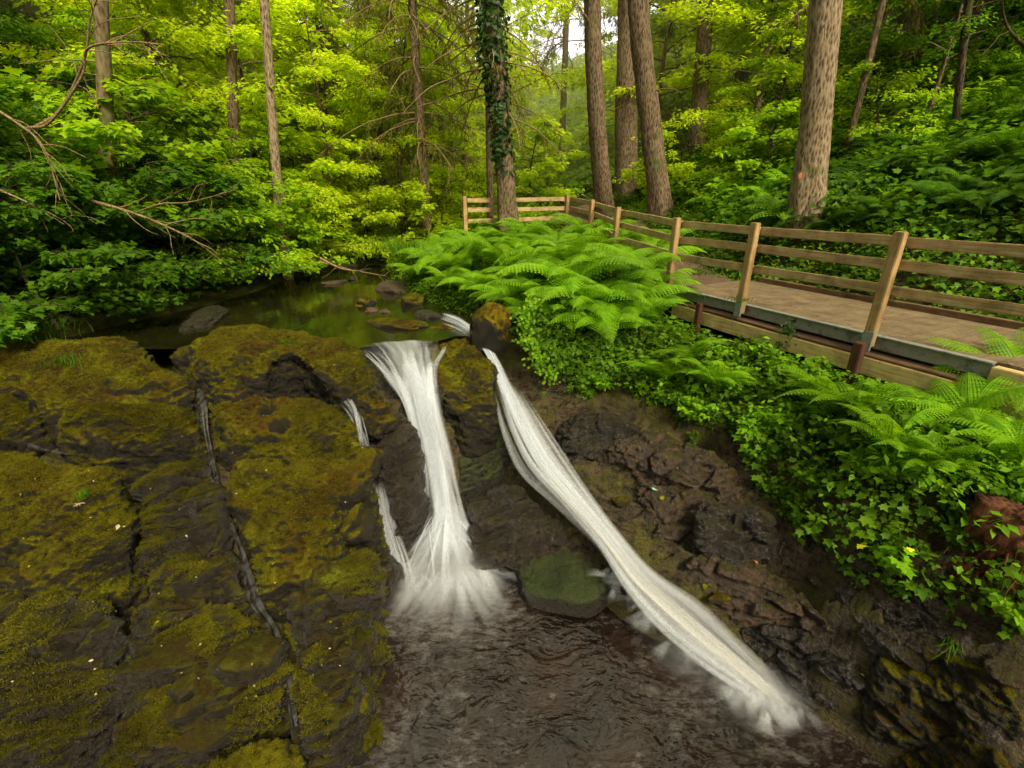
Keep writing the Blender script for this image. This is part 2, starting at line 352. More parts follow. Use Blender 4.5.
def fall_mat(name, dens=.5, fu=26., fv=1.2, tint=(.86, .83, .78), seed=0., top=.0, fadeend=.85):
    t = NT(name); uv = t.n('ShaderNodeUVMap').outputs[0]; s = t.n('ShaderNodeSeparateXYZ', {0: uv}).outputs
    vec = t.n('ShaderNodeVectorMath', {0: t.scale(uv, fu, fv, 1), 1: (seed, seed, 0)}, operation='ADD').outputs[0]
    n = t.noise(vec, 1, 4, .6, .15)
    vec2 = t.n('ShaderNodeVectorMath', {0: t.scale(uv, fu * .27, fv * 1.1, 1), 1: (seed * 2, 3, 0)}, operation='ADD').outputs[0]
    n2 = t.noise(vec2, 1, 3, .5)
    e = t.math('MULTIPLY', t.math('MULTIPLY', s[0], t.math('SUBTRACT', 1., s[0])), 4.)          # 1 in the middle, 0 at the rims
    a = t.math('ADD', t.math('MULTIPLY', n, .6), t.math('MULTIPLY', n2, .6))
    a = t.math('ADD', a, t.math('MULTIPLY', e, .5))
    a = t.math('ADD', a, t.math('MULTIPLY', t.n('ShaderNodeMapRange', {0: s[1], 1: 0., 2: .4, 3: -top, 4: 0.}).outputs[0], 1.))
    lo = 1.15 - dens * .6
    al = t.n('ShaderNodeMapRange', {0: a, 1: lo - .16, 2: lo + .42, 3: 0., 4: .96}, interpolation_type='SMOOTHSTEP').outputs[0]
    al = t.math('MULTIPLY', al, t.n('ShaderNodeMapRange', {0: e, 1: 0., 2: .65, 3: 0., 4: 1.}, interpolation_type='SMOOTHSTEP').outputs[0])
    al = t.math('MULTIPLY', al, t.n('ShaderNodeMapRange', {0: s[1], 1: fadeend, 2: 1., 3: 1., 4: 0.}, interpolation_type='SMOOTHSTEP').outputs[0])
    al = t.math('MULTIPLY', al, t.n('ShaderNodeMapRange', {0: s[1], 1: 0., 2: .05, 3: 0., 4: 1.}).outputs[0])
    c = t.mix(n, tuple(x * .72 for x in tint), tint)
    d = t.n('ShaderNodeBsdfDiffuse', {'Color': c}).outputs[0]; tr = t.n('ShaderNodeBsdfTranslucent', {'Color': c}).outputs[0]
    gl = t.n('ShaderNodeBsdfGlossy', {'Color': (.9, .9, .9, 1), 'Roughness': .4}).outputs[0]
    m = t.n('ShaderNodeMixShader', {0: .4, 1: d, 2: tr}).outputs[0]; m = t.n('ShaderNodeMixShader', {0: .06, 1: m, 2: gl}).outputs[0]
    tp = t.n('ShaderNodeBsdfTransparent').outputs[0]
    return t.done(t.n('ShaderNodeMixShader', {0: al, 1: tp, 2: m}).outputs[0])

# ------------------------------------------------------------------ terrain
def Z(px, py, z): p = atz(px, py, z); return (p[0], p[1], z)
cp = [(-5.5, 8.5, -1), (-4, 8, -1), (-3, 8.5, -1), (-4.5, 10, -1), (-3.4, 9.5, -.95), (-5, 12, -.95), (-4.6, 14, -.85), (-2, 7.6, -.95), (-1.2, 8.2, -.85), (-4.3, 17, -.55), (-1.7, 7.0, -.85),
      (-1.75, 6.6, -.86), (-1.2, 6.2, -1.05), (-1.0, 5.7, -2.0), (-1.0, 5.35, -3.1), (-.4, 5.9, -2.6), (-.3, 6.6, -1.6), (-.55, 7.3, -.9), (.0, 6.2, -2.3),
      (-.8, 4.2, -3.5), (0, 3.8, -3.5), (0, 2.5, -3.6), (1, 3, -3.5), (1.5, 2.2, -3.5), (2, 1.8, -3.6), (-1, 3, -3.6), (-1.1, 1.5, -3.6), (1, .5, -3.8), (3, .5, -3.5), (-1, -.5, -3.8), (2, -2, -3.8), (-1, -4, -4), (.2, 5.1, -3.15), (.9, 3.9, -3.4),
      (.0, 6.55, -1.6), (.45, 5.75, -2.1), (.86, 4.95, -2.35), (1.3, 4.25, -2.65), (1.8, 3.6, -2.9), (2.3, 3.15, -3.1), (2.9, 2.6, -3.3), (-.45, 7.5, -.85),
      (.7, 6.1, -1.9), (.35, 7.0, -1.2), (1.25, 6.25, -1.5), (1.36, 5.0, -2.1), (2.15, 4.45, -1.95), (2.57, 4.5, -1.5), (2.4, 5.25, -1.35), (1.9, 5.9, -1.2), (2.9, 3.55, -2.3), (2.54, 3.5, -2.75), (3.2, 2.65, -2.4), (3.5, 2.28, -1.95), (3.6, 2.7, -1.3), (3.28, 2.3, -3.1),
      (3.08, 3.6, -1.15), (3.55, 3.2, -.85), (4.2, 3.7, -.62), (3.3, 4.8, -.9), (2.6, 6.1, -.75), (3.6, 5.6, -.62), (3.2, 7.0, -.5), (4.2, 7, -.6), (5, 5.5, -.6), (5, 3.5, -.6), (4.5, 2, -.8), (5.2, 1, -.9), (4, .5, -2.2),
      (2.2, 7.0, -.5), (2.7, 8.75, -.05), (2.6, 7.8, -.6), (3.2, 7.95, -.5), (2.9, 7.3, -.66), (3.8, 8.8, -.03), (4.6, 9.2, .05), (6.2, 5.9, -.02), (5.1, 8.3, .02), (7.1, 7, 1.35), (5.75, 7.3, .65), (5.3, 9, 1.25), (7.6, 4.5, .9), (7, 3, .2), (4.48, 12, 1.0), (2.0, 10, .03), (3.7, 10.2, .12),
      (1.9, 12, .22), (3.5, 12.3, .35), (1.5, 14.2, .42), (3.0, 14.8, .55), (3.7, 13.6, .95), (.0, 7.5, -.72), (1.1, 6.9, -.62), (1.1, 7.8, -.2), (.2, 8.6, -.25), (-.5, 8.4, -.6), (-.9, 9.8, -.25), (-1.6, 9.4, -.75), (1.2, 10, .0), (-1.8, 12, .05), (-2.9, 11.5, -.7), (-2.9, 13.5, -.3), (0, 12.5, .35), (-.1, 13.3, .65), (-1.6, 13.5, .45),
      (0, 20, 1.0), (-3, 20, .4), (3, 20, 2), (-5, 20, 0), (-2, 30, 2), (0, 45, 6), (0, 70, 14), (-8, 60, 14),
      (-7.3, 8, -.3), (-8.3, 8, .5), (-11, 8, 2.6), (-16, 8, 6), (-6.7, 12, -.2), (-7.8, 12, .6), (-12, 12, 3.6), (-6.6, 16, .5), (-12, 18, 4.6), (-25, 15, 12), (-7, 25, 1.8), (-15, 30, 7), (-25, 40, 13), (-40, 30, 20), (-50, 60, 24), (-45, 0, 20), (-60, -30, 22),
      (-8, 5.2, -.45), (-10, 5, .7), (-7, 3.5, -1.3), (-9, 3, -.6), (-6.5, 1, -2), (-9, 0, -.8), (-6, -3, -2.2), (-18, 0, 5),
      (10, 6, 2.6), (11.3, 12, 3.6), (15, 10, 5.6), (10, 20, 5.2), (20, 20, 11), (6, 20, 3.2), (8, 13, 2.4), (9, 2, 1.2), (20, 0, 6), (8, -3, 0), (5, -3, -2), (30, 40, 20), (12, 45, 14), (45, 10, 20), (50, 60, 26), (50, -30, 20), (0, 120, 22), (-90, 120, 30), (90, 120, 30), (-100, 0, 26), (100, 0, 26), (0, -100, 0), (-80, -90, 20), (80, -90, 20),
      (-6.5, 6.6, -1.0), (-4, 6.6, -1.1), (-2.6, 6.4, -1.15), (-2.1, 5.3, -1.6), (-2.6, 4.4, -2.1), (-4, 4.5, -1.75), (-5.5, 4.2, -1.5), (-3, 3.3, -2.6), (-2.1, 3.4, -3.0), (-4.5, 2.8, -2.2), (-2.1, 2.3, -3.35), (-3.5, 2, -2.9), (-5, 1.4, -2.6), (-3, 0, -3.4), (-1.5, 4.9, -3.2), (-1.55, 5.5, -2.2), (-1.45, 4.0, -3.4), (-3, -3, -3.8)]
cp = np.array(cp)
def _phi(r): return r
D = np.linalg.norm(cp[:, None, :2] - cp[None, :, :2], axis=2)
n_ = len(cp); A_ = np.zeros((n_ + 3, n_ + 3)); A_[:n_, :n_] = _phi(D) ; A_[:n_, n_] = 1; A_[:n_, n_ + 1:] = cp[:, :2]; A_[n_:, :n_] = A_[:n_, n_:].T
w_ = np.linalg.solve(A_, np.concatenate([cp[:, 2], [0, 0, 0]]))
def H0(x, y):
    x = np.asarray(x, float); y = np.asarray(y, float); s = x.shape; x = x.ravel(); y = y.ravel(); out = np.empty(len(x))
    for a in range(0, len(x), 40000):
        b = slice(a, a + 40000); r = np.sqrt((x[b, None] - cp[None, :, 0]) ** 2 + (y[b, None] - cp[None, :, 1]) ** 2)
        out[b] = r @ w_[:n_] + w_[n_] + w_[n_ + 1] * x[b] + w_[n_ + 2] * y[b]
    return out.reshape(s)
xs = np.concatenate([-np.geomspace(7.6, 170, 60)[::-1], np.arange(-7.5, 7.5, .034), np.geomspace(7.55, 170, 60)])
ys = np.concatenate([-np.geomspace(.2, 110, 20)[::-1], np.arange(0, 1.4, .1), np.arange(1.4, 9.5, .034), np.arange(9.5, 22, .16), np.geomspace(22, 190, 50)])
gx, gy = np.meshgrid(xs, ys)
hz = H0(gx, gy)
P = np.stack([gx.ravel(), gy.ravel(), hz.ravel()], 1)
rockm = np.clip((-hz.ravel() - .75) / .5, 0, 1) * (1 - .5 * (P[:, 0] < -2)) * (np.abs(P[:, 0]) < 8) * (P[:, 1] < 8)
Q = P * [1, 1, 1.0]
def shelf(x, y):
    z = np.interp(y, [0, 1.5, 2.3, 3, 4, 5, 6, 7.3, 9], [-3.3, -2.95, -2.65, -2.25, -1.68, -1.18, -.8, -.58, -.58])
    return z + .11 * np.clip(-x - 2.8, 0, 3) * np.clip((6.5 - y) / 2, 0, 1)
bm_ = np.clip((-1.95 - P[:, 0]) / .3, 0, 1) * np.clip((P[:, 0] + 8.5) / .5, 0, 1) * np.clip((6.75 - P[:, 1]) / .25, 0, 1) * np.clip((P[:, 1] - 1) / .5, 0, 1)
P[:, 2] = P[:, 2] * (1 - bm_) + bm_ * (shelf(P[:, 0], P[:, 1]) - .36)
blk = (P[:, 0] > -1.35) * (blocks(Q, (1.9, 2.4, 6.5), .16, .05) + blocks(Q, (5, 6, 15), .05, .02, 3))
rw = np.clip((P[:, 0] - 2.3) / .6, 0, 1) * (P[:, 2] > -2.9)
dz = .05 * fbm(Q, .9, 4) + rockm * ((P[:, 0] < -1.35) * (.10 * ridged(Q * [1, 1.4, 2.5], 1.1, 5) - .06) + blk + .012 * fbm(Q, 7, 4))
# strata steps on the right bank
step = P[:, 2] + .18 * fbm(Q, .8, 3) + .12 * P[:, 0]; st = step / .24; dz += rockm * (1 - .7 * rw) * (P[:, 0] > .8) * .13 * (np.clip((st - np.floor(st) - .38) / .24, 0, 1) - (st - np.floor(st))) * .95
dz += 0 * rockm * (P[:, 0] > .6) * (.016 * ridged(Q * [1, 1, 1.6], 4.5, 3) - .01)
# bed of the right fall
chp = np.array([atz(a_, b_, z_) for a_, b_, z_ in [(474, 336, -.66), (489, 356, -.85), (505, 390, -1.2), (522, 425, -1.55), (543, 462, -1.85), (572, 500, -2.08), (606, 542, -2.3), (640, 582, -2.46), (684, 622, -2.62), (732, 662, -2.84), (772, 698, -2.97), (800, 738, -3.0)]])
tt = np.linspace(0, 11, 90); chp = np.stack([np.interp(tt, range(12), chp[:, k]) for k in range(3)], 1)
near_ = np.where((np.abs(P[:, 0] - 1) < 2.4) & (P[:, 1] > 2.3) & (P[:, 1] < 8))[0]
d_ = np.hypot(P[near_, None, 0] - chp[None, :, 0], P[near_, None, 1] - chp[None, :, 1]); kk_ = d_.argmin(1); dm = d_.min(1); wt = np.clip((.42 - dm) / .2, 0, 1); lim = chp[kk_, 2] - .10 + .25 * dm
tot = P[near_, 2] + dz[near_]; dz[near_] -= wt * np.clip(tot - lim, 0, None)
far = np.clip((np.hypot(P[:, 0], P[:, 1]) - 25) / 20, 0, 1); dz += far * .6 * fbm(Q, .1, 3)
pathc = np.array([(2.85, 8.0), (2.6, 9.0), (2.3, 9.8), (2.07, 12), (1.75, 14.2), (1.2, 17)])
P[:, 2] += dz
for (ca, cb, cr_, cd_) in ((297, 386, .30, 1.5), (274, 405, .13, 1.2), (268, 418, .13, 1.2), (282, 437, .14, 1.2)):
    hp = hit(ca, cb, shelf); P[:, 2] -= cd_ * np.exp(-(((P[:, 0] - hp[0]) ** 2 + (P[:, 1] - hp[1]) ** 2) / cr_ ** 2) ** 2)
Hgrid = P[:, 2].reshape(gx.shape)
def H(x, y):
    x = np.asarray(x, float); y = np.asarray(y, float)
    i = np.clip(np.searchsorted(xs, x) - 1, 0, len(xs) - 2); j = np.clip(np.searchsorted(ys, y) - 1, 0, len(ys) - 2)
    fx = np.clip((x - xs[i]) / (xs[i + 1] - xs[i]), 0, 1); fy = np.clip((y - ys[j]) / (ys[j + 1] - ys[j]), 0, 1)
    return (Hgrid[j, i] * (1 - fx) * (1 - fy) + Hgrid[j, i + 1] * fx * (1 - fy) + Hgrid[j + 1, i] * (1 - fx) * fy + Hgrid[j + 1, i + 1] * fx * fy)
def Hn(x, y, e=.15):
    a = (H(x + e, y) - H(x - e, y)) / (2 * e); b = (H(x, y + e) - H(x, y - e)) / (2 * e)
    n = np.stack([-a, -b, np.ones_like(a)], -1); return n / np.linalg.norm(n, axis=-1, keepdims=True)
nx, ny = len(xs), len(ys)
jj, ii = np.meshgrid(np.arange(ny - 1), np.arange(nx - 1), indexing='ij'); b0 = (jj * nx + ii).ravel()
F = np.stack([b0, b0 + 1, b0 + nx + 1, b0 + nx], 1)
tag(link('ground', mesh_np('ground', P, F, True), mat=M['ground']), kind='structure')

def sheet(name, poly, z, mat, step=.12):
    # plain sheet over polygon bounding box cut to the polygon by fan
    V = np.array([(x, y, z) for x, y in poly]); me = bpy.data.meshes.new(name)
    me.from_pydata([tuple(v) for v in V], [], [tuple(range(len(V)))]); me.update()
    return link(name, me, mat=mat)
tag(sheet('upper_pool_water', [(-9, 6.55), (-2.3, 6.55), (-2.0, 6.75), (-1.3, 6.75), (-.9, 7.2), (-.45, 7.25), (1, 8.5), (1, 20), (-9, 20)], -.62, M['upper_water']), kind='structure')
tag(sheet('lower_pool_water', [(-2.6, -8), (5, -8), (4.4, 2.5), (2.2, 5.2), (.5, 5.9), (-2.0, 5.9)], -3.0, M['lower_water']), kind='structure')

# path on the ground behind the bridge
def path_strip(cl, w, name):
    cl = np.array(cl, float); t = np.linspace(0, len(cl) - 1, 80); cx = np.interp(t, range(len(cl)), cl[:, 0]); cy = np.interp(t, range(len(cl)), cl[:, 1])
    V = []; 
    for k in range(80):
        a = max(0, k - 1); b = min(79, k + 1); d = np.array([cx[b] - cx[a], cy[b] - cy[a]]); d /= np.linalg.norm(d) + 1e-9; nrm = np.array([d[1], -d[0]])
        for s in np.linspace(0, w, 12):
            x, y = cx[k] + nrm[0] * s, cy[k] + nrm[1] * s; V.append((x, y))
    V = np.array(V); z = H(V[:, 0], V[:, 1]).reshape(80, 12); z = np.maximum(z, z.mean(1, keepdims=True)) + .02
    z = np.maximum(z, 0.0 if False else -.02)
    V = np.column_stack([V, z.ravel()]); i = np.arange(79)[:, None] * 12; j = np.arange(11)[None]
    F = np.stack([i + j, i + j + 1, i + 13 + j, i + 12 + j], -1).reshape(-1, 4)
    return tag(link(name, mesh_np(name, V, F, True), mat=M['path']), kind='structure')
path_strip([(2.75, 8.15), (2.45, 9.3), (2.2, 10.8), (2.0, 12.6), (1.8, 14.4), (1.2, 17)], 1.55, 'path')

# ------------------------------------------------------------------ rocks
def remesh(me, vox):
    o = bpy.data.objects.new('tmp', me); col.objects.link(o); md = o.modifiers.new('r', 'REMESH'); md.mode = 'VOXEL'; md.voxel_size = vox
    dg = bpy.context.evaluated_depsgraph_get(); m2 = bpy.data.meshes.new_from_object(o.evaluated_get(dg)); bpy.data.objects.remove(o); bpy.data.meshes.remove(me); return m2
def subdiv(V, Fs, lv):
    me = bpy.data.meshes.new('t'); me.from_pydata([tuple(v) for v in V], [], [tuple(f) for f in Fs]); me.update()
    o = bpy.data.objects.new('tmp', me); col.objects.link(o); md = o.modifiers.new('s', 'SUBSURF'); md.levels = lv
    dg = bpy.context.evaluated_depsgraph_get(); m2 = bpy.data.meshes.new_from_object(o.evaluated_get(dg)); bpy.data.objects.remove(o); bpy.data.meshes.remove(me); return m2
def rock_from_outline(name, pts, depth, dome, mat, label, cat='rock', group=None, vox=.02, rough=1.0, grow=.10, inset=.55, strat=0., base_z=None, holes=(), seed=0, diag=0., crack=.05, t1k=.87, lumpk=1.):
    """pts: list of world points of the top rim"""
    P = np.array(pts, float); c = P.mean(0); n = len(P)
    tn = np.cross(P[1] - P[0], P[2] - P[0]); area = sum(P[i][0] * P[(i + 1) % n][1] - P[(i + 1) % n][0] * P[i][1] for i in range(n))
    if area < 0: P = P[::-1]
    # corner-densify so that subdivision keeps the outline
    P = np.array([q for i in range(n) for q in (P[i], P[i] * .67 + P[(i + 1) % n] * .33, P[i] * .33 + P[(i + 1) % n] * .67)]); n = len(P)
    P[:, :2] += .035 * np.stack([fbm(P, 3.1, 2), fbm(P + 33, 3.1, 2)], 1)
    bz = P[:, 2] - depth if base_z is None else np.full(n, base_z)
    out = (P - c) * [1, 1, 0]; L = np.linalg.norm(out, axis=1)[:, None]; u = out / L
    rings = []
    b = P + u * grow; b[:, 2] = bz; rings.append(b)
    m = P + u * grow * .6; m[:, 2] = P[:, 2] * .55 + bz * .45; rings.append(m)
    s = P + u * crack; s[:, 2] = P[:, 2] - .09; rings.append(s)
    t1 = c + (P - c) * t1k; t1[:, 2] = c[2] + (P[:, 2] - c[2]) * .93 + dome * .5; rings.append(t1)
    t2 = c + (P - c) * inset; t2[:, 2] = c[2] + (P[:, 2] - c[2]) * .65 + dome; rings.append(t2)
    V = np.concatenate(rings + [np.array([c + [0, 0, dome * 1.05]]), np.array([[c[0], c[1], bz.min()]])])
    Fs = []
    for r in range(4):
        for i in range(n): Fs.append((r * n + i, r * n + (i + 1) % n, (r + 1) * n + (i + 1) % n, (r + 1) * n + i))
    tc = 5 * n
    for i in range(n): Fs.append((4 * n + i, 4 * n + (i + 1) % n, tc)); Fs.append((i, tc + 1, (i + 1) % n))
    me = remesh(subdiv(V, Fs, 2), vox); crg = mat.name != 'moss_rock'
    V = get_v(me); N = get_n(me); S = V + seed * 3.1
    d = .055 * fbm(S, 1.2, 3) + (.040 if crg else .030) * ridged(S * [1, 1, 1.8], 3.4, 5) - .015 + (.020 if crg else .018) * fbm(S, 8, 4, .65)
    # creases
    cr = np.abs(perlin(S * [1.6, 1.6, 1.2] + 40)); d -= .012 * np.exp(-(cr / .05) ** 2) * (fbm(S, .7, 1) > 0) - .009 * fbm(S, 24, 3, .7)
    lump = .10 * fbm(S * [1, 1, 1.2], 1.6, 2) * (N[:, 2] > 0)
    if diag: q_ = np.stack([(S[:, 0] * .94 + S[:, 1] * .34) * .55, (-S[:, 0] * .34 + S[:, 1] * .94) * 2.1 + S[:, 2] * 1.2, S[:, 2] * .3], 1); lump = lump + diag * (ridged(q_, 1., 4) - .3)
    lump = lump * lumpk
    if crg: d = d * .45 + blocks(S, (2.6, 2.6, 6), .075, .03) + blocks(S, (7, 7, 15), .022, .008, 5)
    V = V + N * (d * rough + lump)[:, None]
    if strat:
        s_ = V[:, 2] / .11 + fbm(S, 1.0, 2) * 1.2; V[:, :2] += (N[:, :2]) * (strat * (np.abs((s_ % 1) - .5) * 2 - .5))[:, None]
    for (hx, hy, hzz, hr, hd) in holes:
        q = V - [hx, hy, hzz]; r = np.sqrt((q[:, 0] / hr) ** 2 + (q[:, 1] / hr) ** 2 + (q[:, 2] / (hr * 4)) ** 2); V[:, 2] -= hd * np.exp(-r ** 4)
    org = np.array([c[0], c[1], bz.min()]); set_v(me, V - org); me.polygons.foreach_set('use_smooth', np.ones(len(me.polygons), bool)); me.update()
    o = link(name, me, mat=mat); o.location = org; tag(o, label, cat, group); o['keep'] = 1; del o['keep']
    return o
def shelf(x, y):
    z = np.interp(y, [0, 1.5, 2.3, 3, 4, 5, 6, 7.3, 9], [-3.3, -2.95, -2.65, -2.25, -1.68, -1.18, -.8, -.58, -.58])
    return z + .11 * np.clip(-x - 2.8, 0, 3) * np.clip((6.5 - y) / 2, 0, 1)
SOFF = [.08, .0, .07, .12, .06, .0, .13, -.06, .08, -.05, -.10, .03, .0, 0, 0]
def px_outline(pl, off=0.): return [hit(a, b, lambda x, y: shelf(x, y) + off) for a, b in pl]
ROCKS = []
def slab(pl, label, depth=.7, dome=.1, off=0., mat='moss_rock', **kw):
    dome = dome * 2.3; kw.setdefault('crack', -.03); kw.setdefault('grow', .02); kw.setdefault('diag', .065 if mat == 'shelf_low' else 0.)
    off = off + SOFF[len(ROCKS)]; ROCKS.append(rock_from_outline('rock_slab', px_outline(pl, off), depth, dome, M[mat], label, group='slabs of the rock shelf', seed=len(ROCKS), **kw))
    return ROCKS[-1]
hA = hit(297, 384, lambda x, y: shelf(x, y) + .08)
slab([(168, 352), (215, 336), (290, 332), (345, 346), (380, 372), (396, 402), (372, 412), (340, 400), (324, 380), (298, 366), (272, 376), (256, 394), (222, 396), (203, 384)], 'long mossy slab with a dark cave under its front edge, beside the left waterfall', .5, .12)
h1 = hit(274, 405, shelf); h2 = hit(268, 418, shelf); h3 = hit(282, 437, shelf)
slab([(208, 402), (255, 400), (300, 400), (338, 404), (362, 428), (364, 452), (345, 466), (290, 470), (222, 462), (212, 430)], 'mossy slab with three round potholes in its top', .7, .06, holes=[(h1[0], h1[1], h1[2], .075, .9), (h2[0], h2[1], h2[2], .08, .9), (h3[0], h3[1], h3[2], .09, .9)])
slab([(222, 464), (290, 472), (345, 462), (374, 472), (376, 500), (342, 512), (335, 560), (305, 592), (262, 596), (240, 520)], 'broad brown and green slab on the edge of the drop, right of the narrow rill', 1.2, .08, base_z=-3.3)
slab([(52, 424), (88, 408), (150, 402), (202, 424), (204, 446), (160, 456), (95, 450), (58, 440)], 'oval mossy boulder lying between two wet cracks', .6, .14)
slab([(-60, 360), (20, 356), (75, 346), (135, 342), (152, 352), (192, 388), (160, 398), (95, 402), (48, 420), (0, 392), (-60, 385)], 'low mossy slab at the near left corner of the dark pool', .6, .10)
slab([(-60, 392), (0, 398), (44, 424), (20, 440), (-60, 444)], 'small olive slab at the left picture edge, above the red-green dome', .6, .08)
slab([(-80, 455), (0, 452), (60, 462), (128, 472), (136, 505), (130, 560), (85, 600), (0, 600), (-90, 600)], 'widest mossy dome, yellow green and rust red, at the far left', .9, .10, off=.05)
slab([(134, 478), (165, 466), (214, 468), (224, 515), (244, 590), (190, 600), (140, 570)], 'grey green slab with bare wet stone left of the narrow rill', .8, .05, mat='shelf_low')
slab([(-90, 604), (0, 604), (86, 604), (122, 622), (118, 690), (62, 790), (-90, 800)], 'dark brown mossy slope in the bottom left corner', .9, .08, mat='shelf_low')
slab([(130, 610), (185, 602), (246, 600), (268, 628), (200, 676), (124, 694)], 'dark wet slab glistening below the grey green slab', .7, .05, mat='shelf_low')
slab([(122, 702), (198, 682), (268, 634), (288, 668), (292, 720), (210, 752), (90, 790)], 'ragged dark slab tilting down beside the lower rill', .7, .06, mat='shelf_low')
slab([(212, 760), (292, 726), (310, 790), (250, 830), (160, 830)], 'green slab at the bottom edge near the lower pool', .8, .05)
slab([(294, 604), (334, 566), (368, 545), (374, 585), (352, 640), (356, 690), (332, 740), (312, 760), (298, 690)], 'tall dark block of rock standing in the lower pool below the shelf edge', 1.2, .05, mat='shelf_low', base_z=-3.4)
slab([(335, 700), (360, 690), (366, 705), (352, 745), (322, 770), (312, 745)], 'small green topped rock at the edge of the lower pool', .6, .04, off=-.15, base_z=-3.4)

def boulder(name, c, r, mat, label, group=None, vox=.03, rough=1., squash=(1, 1, 1), rz=0, seed=0, strat=0, ridge=1.):
    me = bpy.data.meshes.new(name); import bmesh
    bm = bmesh.new(); bmesh.ops.create_icosphere(bm, subdivisions=5 if r > .25 else 4, radius=1); bm.to_mesh(me); bm.free()
    V = get_v(me); N = V.copy(); S = V * 1.0 + seed * 5.7
    d = .28 * fbm(S, .9, 2) + .10 * ridge * ridged(S, 1.8, 4) + .03 * fbm(S, 9, 3)
    V = V * (1 + d * rough)[:, None]
    # flatten a few facets
    rg = np.random.default_rng(seed)
    for k in range(5):
        nrm = rg.normal(size=3); nrm /= np.linalg.norm(nrm); h = V @ nrm; lim = .72 + .15 * rg.random(); over = np.clip(h - lim, 0, None); V -= nrm * over[:, None] * .8
    V = V * r * np.array(squash); set_v(me, V); me.polygons.foreach_set('use_smooth', np.ones(len(me.polygons), bool))
    o = link(name, me, mat=mat); o.location = c; o.rotation_euler = (0, 0, rz); tag(o, label, 'rock', group); return o

# rocks around the falls
def outl(pl): return [atz(a, b, z) for a, b, z in pl]
rock_from_outline('boulder', outl([(348, 354, -.78), (400, 342, -.76), (425, 352, -.86), (440, 385, -1.0), (425, 400, -1.2), (398, 400, -1.15)]), 1, .02, M['dark_rock'], 'dark rock ledge that the left waterfall slides over', base_z=-3.3, seed=31, rough=.6)
rock_from_outline('boulder', outl([(405, 328, -.64), (445, 322, -.62), (470, 334, -.68), (488, 362, -.85), (494, 388, -1.05), (470, 402, -1.2), (440, 385, -1.05), (428, 350, -.75)]), 1, .08, M['moss_rock'], 'green mossy rock dividing the two waterfalls at the top', base_z=-2.2, seed=32)
rock_from_outline('boulder', outl([(368, 415, -1.25), (400, 405, -1.2), (416, 430, -1.45), (418, 470, -1.8), (398, 500, -1.95), (384, 470, -1.7)]), 1, .03, M['dark_rock'], 'dark dripping rock wall left of the left waterfall', base_z=-3.3, seed=33, rough=.8)
rock_from_outline('boulder', outl([(452, 425, -1.75), (490, 405, -1.6), (506, 430, -1.85), (500, 468, -2.15), (462, 478, -2.25)]), 1, .05, M['green_rock'], 'dark green wet boulder tucked between the two waterfalls', base_z=-3.2, seed=34)
rock_from_outline('boulder', outl([(462, 500, -2.42), (498, 476, -2.2), (535, 496, -2.28), (566, 530, -2.45), (548, 548, -2.6), (520, 562, -2.7), (484, 552, -2.68)]), 1, .05, M['dark_rock'], 'cracked dark brown rock on the pool side between the waterfalls', base_z=-3.3, seed=35, rough=1.3)
rock_from_outline('boulder', outl([(514, 556, -2.74), (552, 534, -2.70), (606, 546, -2.68), (620, 580, -2.72), (586, 604, -2.78), (524, 592, -2.80)]), 1, .0, M['green_rock'], 'flat topped green rock at the pool edge, left of the right waterfall', base_z=-3.4, t1k=.95, crack=.01, grow=.03, lumpk=.15, seed=36, rough=.3)
p = atz(490, 340, -.62); boulder('boulder', (p[0] + .02, p[1] + .05, -.52), .32, M['gold_moss'], 'rounded boulder with orange brown moss at the top of the right waterfall', squash=(.9, .9, 1.15), seed=5)
p = atz(382, 588, -3.0); boulder('boulder', (p[0], p[1] - .05, -2.95), .33, M['dark_rock'], 'round dark boulder in the shadow at the foot of the rock shelf', squash=(.8, 1, 1.3), seed=6)
for i, (px, py, r, sq, mt, lab) in enumerate([(397, 290, .42, (1.2, .8, .5), 'pale_stone', 'large pinkish flat stone at the far right of the dark pool'), (413, 303, .28, (1.2, .8, .6), 'moss_rock', 'ochre topped stone just right of the pinkish flat stone'), (364, 303, .30, (1.2, .8, .45), 'moss_rock', 'low mossy stone left of the pinkish flat stone'), (372, 311, .10, (1.2, 1, .7), 'pale_stone', 'small grey stone in front of the low mossy stone'), (385, 312, .09, (1.2, 1, .7), 'pale_stone', 'pale grey pebble nearest the pinkish flat stone'),
        (208, 318, .45, (1.7, .7, .3), 'dark_rock', 'dark mossy stone barely above the surface of the pool'), (395, 325, .3, (1.7, 1, .3), 'moss_rock', 'ochre mossy hump at the lip just above the left waterfall'), (335, 283, .2, (1.5, .8, .4), 'pale_stone', 'brown stone at the far shore of the pool'), (353, 279, .16, (1.5, .8, .5), 'dark_rock', 'dark wet stone at the far shore of the pool'), (426, 316, .2, (1.4, .8, .5), 'dark_rock', 'dark stone under the ferns near the right waterfall')]):
    p = atz(px, py, -.62); boulder('stone', (p[0], p[1], -.62), r, M[mt], lab, squash=sq, seed=40 + i, rz=i)
